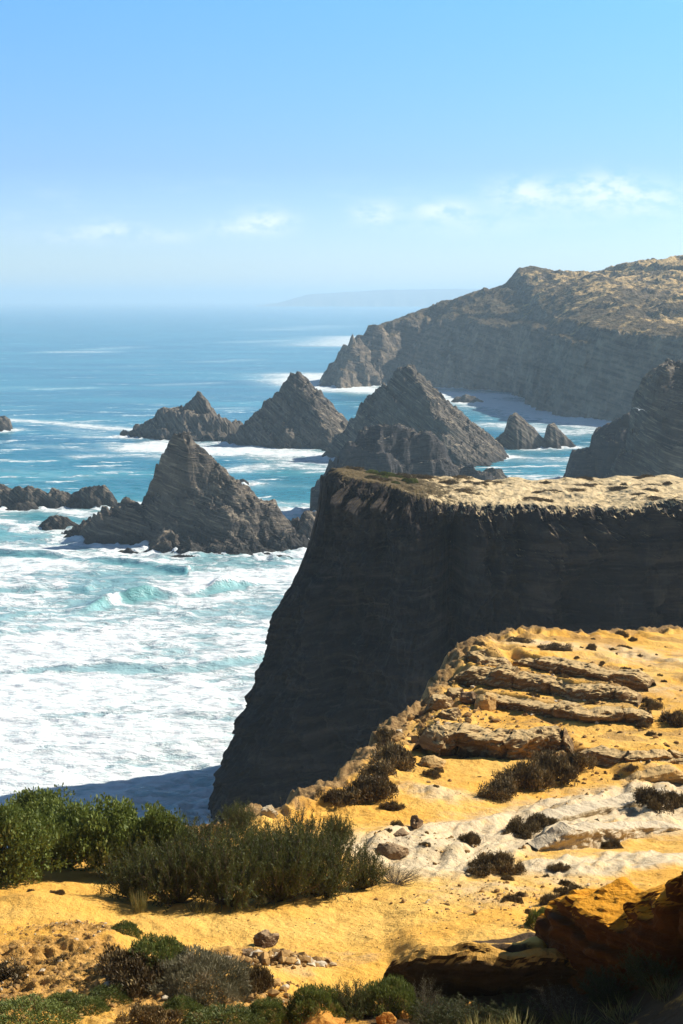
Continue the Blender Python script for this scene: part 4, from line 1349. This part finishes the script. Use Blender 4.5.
PROTO = {}
def proto(kind):
    if kind not in PROTO:
        PROTO[kind] = {
            'green': lambda: [(*dense_shrub_mesh(s, 26000, 0.060), 'leaf_green') for s in (1, 2, 3)],
            'dark': lambda: [(*feathery_shrub_mesh(s), 'leaf_dark') for s in (11, 12, 13)],
            'cushion': lambda: [(*cushion_mesh(s, 11000, 0.075), 'leaf_cushion') for s in (21, 22)],
            'grey': lambda: [(*cushion_mesh(s, 20000, 0.085, 0.55, 0.14, 0.9, 0.35), 'leaf_grey') for s in (31, 32)],
            'brown': lambda: [(*mat_mesh(s), 'leaf_brown') for s in (41, 42, 43, 44, 45)],
            'twiggy': lambda: [(*feathery_shrub_mesh(s, 60, 5, 0.05, 1.0, 1.0, 0.2, 8), 'leaf_grey') for s in (51, 52)],
            'straw': lambda: [(*grass_mesh(s), 'leaf_straw') for s in (61, 62)],
        }[kind]()
    return PROTO[kind]

_count = {}
MASTER = {}
def put_plant(kind, name, label, cat, px, py, wid, hgt, group=None, xy=None, depth=None, zoff=-0.03, z=None):
    """one plant; wid, hgt in metres"""
    opts = proto(kind)
    i = _count.get(kind, 0)
    _count[kind] = i + 1
    var = i % len(opts)
    p = hit(px, py) if xy is None else np.array([xy[0], xy[1], 0])
    z = (float(ground_z(p[0], p[1], False)) if z is None else z) + zoff
    key = (kind, var)
    r = plant_root(name, label, cat, group)
    fo, st, mt = opts[var]
    if key not in MASTER:
        a = link('foliage', fo, M[mt], r)
        b = link('stem', st, M['bark'], r) if st is not None else None
        MASTER[key] = (a, b)
    else:
        for src in MASTER[key]:
            if src is not None:
                c = src.copy()
                COL.objects.link(c)
                c.parent = r
    r.location = (p[0], p[1], z)
    hs = {'green': 1.05, 'dark': 0.95, 'cushion': 0.6, 'grey': 0.55, 'brown': 0.42, 'twiggy': 1.0, 'straw': 1.0}[kind]
    ws = {'straw': 0.8}.get(kind, 2.0)
    r.scale = (wid/ws, (depth or wid)/ws, hgt/hs)
    r.rotation_euler = (0, 0, i*2.4)
    return r

SG = 'broad green bushes at the left rim'
put_plant('green', 'shrub', 'large pale green bush filling the left edge of the picture', 'shrub', 10, 882, 2.6, 1.75, SG)
put_plant('green', 'shrub', 'broad pale green bush, tallest of the left ones, its dome against the blue water', 'shrub', 120, 872, 2.5, 1.85, SG)
put_plant('green', 'shrub', 'green bush between the left edge bush and the tallest one', 'shrub', 66, 866, 2.3, 1.75, SG)
put_plant('green', 'shrub', 'green bush at the right end of the pale bushes, half behind the dark shrub', 'shrub', 158, 876, 1.6, 1.65, SG)
put_plant('green', 'shrub', 'green bush behind the left edge bush, only its top showing', 'shrub', 36, 850, 2.2, 1.5, SG)
DG = 'dark feathery shrubs on the sand'
for px, py, w, h, lab in [
    (135,896,1.5,1.15,'dark feathery shrub at the left end of the dark thicket'),
    (178,903,1.7,1.45,'dark feathery shrub with its foot on the sand, beside the thin grass tuft'),
    (228,905,1.9,1.50,'tall dark feathery shrub left of the middle of the thicket'),
    (280,902,1.9,1.55,'dense dark feathery shrub in the middle of the thicket'),
    (325,897,1.7,1.45,'dark feathery shrub right of the middle of the thicket, bushy at the top'),
    (362,889,1.1,0.95,'small dark feathery shrub at the right end of the thicket'),
    (205,880,1.8,1.35,'dark shrub in the back row of the thicket, beside the pale bushes'),
    (262,872,1.6,1.2,'dark shrub in the back row, under the white boulder'),
    (305,868,1.5,1.3,'dark shrub in the back row, against the ochre slope')]:
    put_plant('dark', 'shrub', lab, 'shrub', px, py, w, h, DG)
put_plant('dark', 'shrub', 'thin wispy dark shrub sticking up on the rim beside the near cliff foot', 'shrub', 240, 838, 1.1, .75, DG)
put_plant('dark', 'shrub', 'lone wispy dark shrub standing above the thicket on the ochre sand', 'shrub', 338, 850, .8, .9, DG)
put_plant('twiggy', 'shrub', 'bare grey twiggy shrub rising out of the dark thicket', 'shrub', 292, 862, 1.3, 1.5)
put_plant('twiggy', 'shrub', 'grey dead twigs trailing on the sand at the right foot of the thicket', 'shrub', 395, 884, 1.3, .45)
put_plant('straw', 'grass_tuft', 'thin upright straw tuft on the sand in front of the thicket', 'grass tuft', 139, 912, .28, .62)
put_plant('straw', 'grass_tuft', 'short dry tuft at the foot of the thicket, right of the tall straw tuft', 'grass tuft', 200, 912, .5, .35)
# cushions
put_plant('grey', 'cushion_shrub', 'large grey and olive dry mound of brush below the rubble', 'shrub', 196, 1000, 1.75, .46)
put_plant('brown', 'cushion_shrub', 'dark brown left half of the brush mound below the rubble', 'shrub', 132, 998, 1.3, .42)
put_plant('cushion', 'cushion_shrub', 'olive bush in the middle of the big brush mound', 'shrub', 158, 990, 1.15, .46)
put_plant('cushion', 'cushion_shrub', 'small round green bush on the orange rubble mound', 'shrub', 125, 949, .58, .24)
put_plant('cushion', 'cushion_shrub', 'round bright green cushion bush below the pale stony patch', 'shrub', 315, 1016, .9, .46)
put_plant('cushion', 'cushion_shrub', 'low bright green bush at the bottom edge, left of the round cushion', 'shrub', 222, 1028, 1.2, .26)
put_plant('cushion', 'cushion_shrub', 'grey-green bush at the rim of the black shade', 'shrub', 388, 1008, 1.0, .48)
put_plant('brown', 'cushion_shrub', 'dark brown dry bush between the mound and the round cushion', 'shrub', 255, 997, .8, .4)
put_plant('cushion', 'cushion_shrub', 'dark olive scrub at the bottom left corner', 'shrub', 25, 1034, 1.4, .26)
put_plant('brown', 'cushion_shrub', 'reddish brown dry bush at the bottom edge under the mound', 'shrub', 150, 1028, .9, .28)
put_plant('cushion', 'cushion_shrub', 'small low green plant at the bottom edge, near the left corner', 'shrub', 85, 1018, .8, .22)
for px, py, w, h, lab in [(62,1012,.7,.22,'small green cushion plant on the bottom left rubble, beside a dry patch'),(112,1010,.8,.2,'flat green plant below the left end of the brush mound'),(182,1018,.7,.26,'green cushion below the middle of the brush mound'),
                          (268,1018,.7,.3,'green cushion between the low bright bush and the round cushion')]:
    put_plant('cushion', 'cushion_shrub', lab, 'shrub', px, py, w, h)
put_plant('brown', 'plant_mat', 'ragged dry mat at the left edge, on the rubble', 'plant mat', 8, 985, 1.0, .25)
put_plant('brown', 'plant_mat', 'small dry mat in the middle of the rubble, left of the brush mound', 'plant mat', 62, 975, .6, .16)
put_plant('twiggy', 'shrub', 'pale bare bush standing in the black shade', 'shrub', 558, 1016, .95, .55)
put_plant('twiggy', 'shrub', 'upright grey twigs at the left end of the black shade', 'shrub', 425, 1006, .7, .55)
put_plant('dark', 'shrub', 'dark needle bush between the round cushion and the grey-green bush', 'shrub', 352, 1012, .8, .5)
for px, w, h, lab in [(480,.5,.30,'yellow-green grass at the bottom edge under the small orange slab'),(520,.6,.30,'yellow-green grass at the bottom edge, left of the pale bare bush'),(575,.6,.28,'yellow-green grass at the bottom edge under the pale bare bush'),
                      (625,.6,.26,'yellow-green grass at the bottom edge, second from the right corner'),(668,.5,.3,'yellow-green grass in the bottom right corner')]:
    put_plant('straw', 'grass_tuft', lab, 'grass tuft', px, 1030, w, h, 'grass along the bottom edge')
for px, py, w, h, lab in [(470,1014,1.0,.3,'dark scrub below the small orange slab'),(515,1014,1.0,.3,'dark scrub in the middle of the black shade, left of the pale bare bush'),(610,1006,1.0,.45,'dark scrub at the foot of the orange outcrop, right of the pale bare bush'),(655,1014,1.1,.6,'dark scrub at the foot of the orange outcrop, nearest the right corner'),(440,1018,1.0,.35,'dark scrub at the lower left of the black shade')]:
    put_plant('dark', 'shrub', lab, 'shrub', px, py, w, h, 'dark scrub in the black shade')
put_plant('cushion', 'cushion_shrub', 'small green plant in the corner between sand and black shade', 'shrub', 540, 940, .55, .4)

# brown mats on the slope
BM = 'dry brown mats of plants on the slope'
for px, py, w, h, lab in [
    (392,768,2.0,.75,'dark brown mat hanging on the rim under the bulging ledge'),
    (368,800,1.9,.6,'large dark brown mat on the ochre sand near the rim'),
    (335,804,1.1,.35,'low dark mat at the rim, left of the large one'),
    (378,784,1.4,.45,'dark mat between the rim mat and the large one'),
    (392,808,.6,.25,'small tuft right below the large dark mat'),
    (500,797,1.5,.5,'lower left tip of the dark plant patch in the middle of the slope'),
    (525,788,1.9,.75,'dark bushy mat in the middle of the slope'),
    (552,782,1.9,.8,'thick dark mat at the right of the patch in the middle of the slope'),
    (575,774,1.3,.6,'upper right end of the dark plant patch, under the low ledge'),
    (498,872,1.0,.4,'dark tuft on the pale sand below the white band'),
    (484,876,.7,.2,'low dry tuft trailing left from the dark tuft below the white band'),
    (470,848,.6,.3,'small dark tuft in the rills of the white band'),
    (520,835,1.3,.4,'dark scrub on the white band, left of the cream fin'),
    (540,830,.8,.35,'dark scrub touching the left end of the cream fin'),
    (650,816,1.3,.5,'dark scrub at the right on the white band'),
    (672,806,1.2,.5,'dark scrub on the white band at the right edge'),
    (676,722,1.3,.55,'dark green-brown bush by the right edge under the second ledge'),
    (652,706,.9,.35,'dark bush at the right end of the second ledge'),
    (432,742,1.2,.4,'dry mat on the rim by the pale sand, above the rim mat'),
    (383,742,1.0,.4,'small mat on the very rim, outermost on the pale bank'),
    (520,646,1.2,.22,'reddish low mat on top of the topmost ledge end'),
    (480,652,.8,.22,'grey mat at the tip of the topmost ledge'),
    (555,655,1.6,.3,'low dark mat on the top of the slope'),
    (612,845,.7,.22,'small dry tuft under the cream fin')]:
    put_plant('brown', 'plant_mat', lab, 'plant mat', px, py, w, h, BM)
# scrub on top of the near cliff
rg = np.random.default_rng(99)
tops = []
for k in range(26):
    tops.append(('brown', 1.0 + 15*rg.random()**1.3, None))
for k in range(34):
    tops.append(('brown', 14 + 36*rg.random(), None))
for k, (kind, xx, _) in enumerate(tops):
    yf = np.interp(xx, [-2.6, 4.7, 16, 25, 38, 60], [178, 169, 163, 160, 158, 155])
    yb = np.interp(xx, [-1, 4, 10, 20, 48], [181, 183, 185, 187, 190])
    yy = yf + 1.0 + (yb-yf-2)*(rg.random()**(1.7 if xx > 14 else 1.0))
    kind = 'cushion' if (xx < 12 and rg.random() < .4) else 'brown'
    lab = {'cushion': 'green cushion plant on the seaward tip of the near cliff'}.get(kind, 'dark low scrub on the seaward tip of the near cliff' if xx < 14 else 'dark low scrub on the sandy top of the near cliff')
    put_plant(kind, 'cliff_scrub', lab, 'scrub', 0, 0, (0.8 + 1.0*rg.random()) if kind == 'cushion' else 1.2 + 2.6*rg.random(), .25 + .35*rg.random(), lab.replace('plant', 'plants') + ' (all)', xy=(xx, yy), z=float(PROM['z'](xx, yy)))
# small tufts nobody could tell apart
rg = np.random.default_rng(77)
spots = []
for (cx, cy_, rx, ry, n) in [(565,900,60,22,16),(500,890,40,20,8),(600,690,75,40,26),(600,650,80,14,16),(640,735,40,20,10),(470,780,50,25,7),(420,835,40,20,3),(560,815,60,20,3),(60,905,60,10,3),(640,790,40,14,6),(530,870,60,12,3)]:
    for _ in range(n):
        a, q = rg.random()*6.283, math.sqrt(rg.random())
        spots.append((cx+rx*q*math.cos(a), cy_+ry*q*math.sin(a)))
for px, py in spots:
    p = hit(px, py)
    if edge_dist(np.array([p[0]]), np.array([p[1]]))[0] < 0.4 or px > 690: continue
    s = 0.13 + 0.28*rg.random()**2
    if py < 760: s *= 1.25
    put_plant('brown', 'dry_tuft', 'small dry dark tuft, one of many dotted over the sunlit sand', 'tuft', px, py, s*1.4, s*0.55, 'small dry tufts dotted over the sand')

# ------------------------------------------------------------------ gull over the bay
def build_gull():
    base = P(639, 410, 300)
    root = plant_root('gull', 'white gull gliding over the bay in front of the right rock tower', 'bird', None)
    root.location = base
    secs = [(-0.30, 0.0, 0.01), (-0.2, 0.0, 0.045), (-0.05, 0.0, 0.075), (0.1, 0.0, 0.08), (0.2, 0.01, 0.06), (0.26, 0.025, 0.055), (0.31, 0.025, 0.045), (0.35, 0.015, 0.018), (0.39, 0.01, 0.004)]
    n = 12
    th = np.linspace(0, 2*math.pi, n, endpoint=False)
    v = np.concatenate([np.stack([np.full(n, x), r*np.cos(th), z + r*np.sin(th)*0.9], -1) for x, z, r in secs])
    f = [(i*n+j, i*n+(j+1) % n, (i+1)*n+(j+1) % n, (i+1)*n+j) for i in range(len(secs)-1) for j in range(n)]
    V, F = [v], [np.array(f)]
    o = len(v)
    for sgn in (-1, 1):
        pts = [(0.0, 0.04, 0.24, 0.04), (0.30, 0.16, 0.22, 0.03), (0.55, 0.14, 0.17, 0.02), (0.95, 0.0, 0.06, 0.008)]   # y, z, chord, thick
        sweep = [0.1, 0.16, 0.08, -0.12]
        w = []
        for (yy, zz, ch, tk), sw in zip(pts, sweep):
            for cx, cz in ((0.5, 0), (0.15, 1), (-0.5, 0.1), (0.1, -0.4)):
                w.append((sw + cx*ch, sgn*(yy+0.03), zz + cz*tk))
        V.append(np.array(w))
        fs = []
        for i in range(3):
            for j in range(4):
                fs.append((o+i*4+j, o+i*4+(j+1) % 4, o+(i+1)*4+(j+1) % 4, o+(i+1)*4+j))
        fs.append((o+12, o+13, o+14, o+15))
        F.append(np.array(fs))
        o += 16
    t = NT('gull_feathers')
    t.finish(t.mix(t.noise(6, 3), (0.75, 0.75, 0.74), (0.85, 0.85, 0.84)), 0.7)
    link('body', mesh_np('body', np.concatenate(V), np.concatenate(F)), t.m, root)
    root.scale = (1.6, 1.6, 1.6)
    root.rotation_euler = (R(12), 0, R(70))
build_gull()

# ------------------------------------------------------------------ sea air
def build_haze():
    me = bpy.data.meshes.new('haze')
    bm = bmesh.new()
    bmesh.ops.create_cube(bm, size=1)
    x0, x1, y0, y1, z0, z1 = -14000, 14000, -600, 27000, -5, 172
    for q in bm.verts:
        q.co = ((x0 if q.co.x < 0 else x1), (y0 if q.co.y < 0 else y1), (z0 if q.co.z < 0 else z1))
    bm.to_mesh(me); bm.free()
    m = bpy.data.materials.new('sea_air')
    m.use_nodes = True
    nt = m.node_tree
    nt.nodes.clear()
    out = nt.nodes.new('ShaderNodeOutputMaterial')
    pv = nt.nodes.new('ShaderNodeVolumePrincipled')
    pv.inputs['Color'].default_value = (0.66, 0.86, 1.0, 1)
    pv.inputs['Density'].default_value = 0.00017
    pv.inputs['Anisotropy'].default_value = 0.2
    nt.links.new(pv.outputs[0], out.inputs['Volume'])
    tag(link('haze', me, m), kind='stuff')
build_haze()

# clouds and blue of the sky
def sky_clouds():
    tc = wn.new('ShaderNodeTexCoord')
    sep = wn.new('ShaderNodeSeparateXYZ')
    wl.new(tc.outputs['Generated'], sep.inputs[0])
    mp = wn.new('ShaderNodeMapping')
    mp.inputs['Scale'].default_value = (9, 9, 34)
    wl.new(tc.outputs['Generated'], mp.inputs[0])
    nz = wn.new('ShaderNodeTexNoise')
    nz.inputs['Scale'].default_value = 2.2
    nz.inputs['Detail'].default_value = 7
    nz.inputs['Roughness'].default_value = 0.58
    wl.new(mp.outputs[0], nz.inputs['Vector'])
    r = wn.new('ShaderNodeMapRange'); r.interpolation_type = 'SMOOTHSTEP'
    r.inputs[1].default_value, r.inputs[2].default_value = 0.52, 0.72
    wl.new(nz.outputs['Fac'], r.inputs[0])
    def band(lo, hi, flip=False):
        b = wn.new('ShaderNodeMapRange'); b.interpolation_type = 'SMOOTHSTEP'
        b.inputs[1].default_value, b.inputs[2].default_value = lo, hi
        if flip: b.inputs[3].default_value, b.inputs[4].default_value = 1, 0
        wl.new(sep.outputs['Z'], b.inputs[0])
        return b.outputs[0]
    def mul(a, b):
        m = wn.new('ShaderNodeMath'); m.operation = 'MULTIPLY'
        wl.new(a, m.inputs[0])
        if hasattr(b, 'is_output'): wl.new(b, m.inputs[1])
        else: m.inputs[1].default_value = b
        return m.outputs[0]
    k = mul(mul(mul(r.outputs[0], band(0.030, 0.056)), band(0.062, 0.095, True)), 0.08)
    def mth(op, a, b):
        m = wn.new('ShaderNodeMath'); m.operation = op
        for i, q in enumerate((a, b)):
            if hasattr(q, 'is_output'): wl.new(q, m.inputs[i])
            else: m.inputs[i].default_value = q
        return m.outputs[0]
    az = mth('DIVIDE', sep.outputs['X'], mth('MAXIMUM', sep.outputs['Y'], 0.05))
    puff = None
    for (px, py, wa, we, amp) in [(112,231,24,8,.6),(60,236,30,6,.3),(170,236,20,6,.35),(268,222,20,9,.8),(235,228,22,7,.5),(375,214,17,8,.75),(443,210,22,7,.75),(525,192,26,10,.75),(605,187,28,11,.7),(650,200,40,12,.5),(570,205,60,12,.3),(470,225,60,9,.25)]:
        d = P(px, py, 1000.0) - np.array([0, 0, CAM_Z]); d = d/np.linalg.norm(d)
        u = mth('DIVIDE', mth('SUBTRACT', az, d[0]/d[1]), wa/FPX)
        v = mth('DIVIDE', mth('SUBTRACT', sep.outputs['Z'], d[2]), we/FPX)
        g = mth('MULTIPLY', mth('EXPONENT', mth('MULTIPLY', mth('ADD', mth('MULTIPLY', u, u), mth('MULTIPLY', v, v)), -0.7), 0.0), amp)
        puff = g if puff is None else mth('ADD', puff, g)
    mp2 = wn.new('ShaderNodeMapping'); mp2.inputs['Scale'].default_value = (60, 60, 130)
    wl.new(tc.outputs['Generated'], mp2.inputs[0])
    nz2 = wn.new('ShaderNodeTexNoise'); nz2.inputs['Scale'].default_value = 1.0; nz2.inputs['Detail'].default_value = 8; nz2.inputs['Roughness'].default_value = 0.62
    wl.new(mp2.outputs[0], nz2.inputs['Vector'])
    r2 = wn.new('ShaderNodeMapRange'); r2.interpolation_type = 'SMOOTHSTEP'
    r2.inputs[1].default_value, r2.inputs[2].default_value = 0.33, 0.60
    wl.new(nz2.outputs['Fac'], r2.inputs[0])
    k = mth('MINIMUM', mth('ADD', k, mth('MULTIPLY', mul(puff, r2.outputs[0]), 0.85)), 0.8)
    mix = wn.new('ShaderNodeMix'); mix.data_type = 'RGBA'
    wl.new(k, mix.inputs[0])
    tint = wn.new('ShaderNodeMix'); tint.data_type = 'RGBA'; tint.blend_type = 'MULTIPLY'
    tint.inputs[0].default_value = 1.0
    wl.new(w_sky.outputs[0], tint.inputs[6])
    tr = wn.new('ShaderNodeValToRGB')
    tr.color_ramp.elements[0].position, tr.color_ramp.elements[0].color = 0.0, (1.5, 1.78, 2.4, 1)
    tr.color_ramp.elements[1].position, tr.color_ramp.elements[1].color = 0.55, (0.40, 0.48, 0.60, 1)
    e = tr.color_ramp.elements.new(0.09); e.color = (1.02, 1.40, 2.10, 1)
    e = tr.color_ramp.elements.new(0.22); e.color = (0.98, 1.80, 2.32, 1)
    wl.new(sep.outputs['Z'], tr.inputs[0])
    wl.new(tr.outputs[0], tint.inputs[7])
    wl.new(tint.outputs[2], mix.inputs[6])
    mix.inputs[7].default_value = (13.5, 14.5, 16.0, 1)
    wl.new(mix.outputs[2], w_bg.inputs['Color'])
sky_clouds()
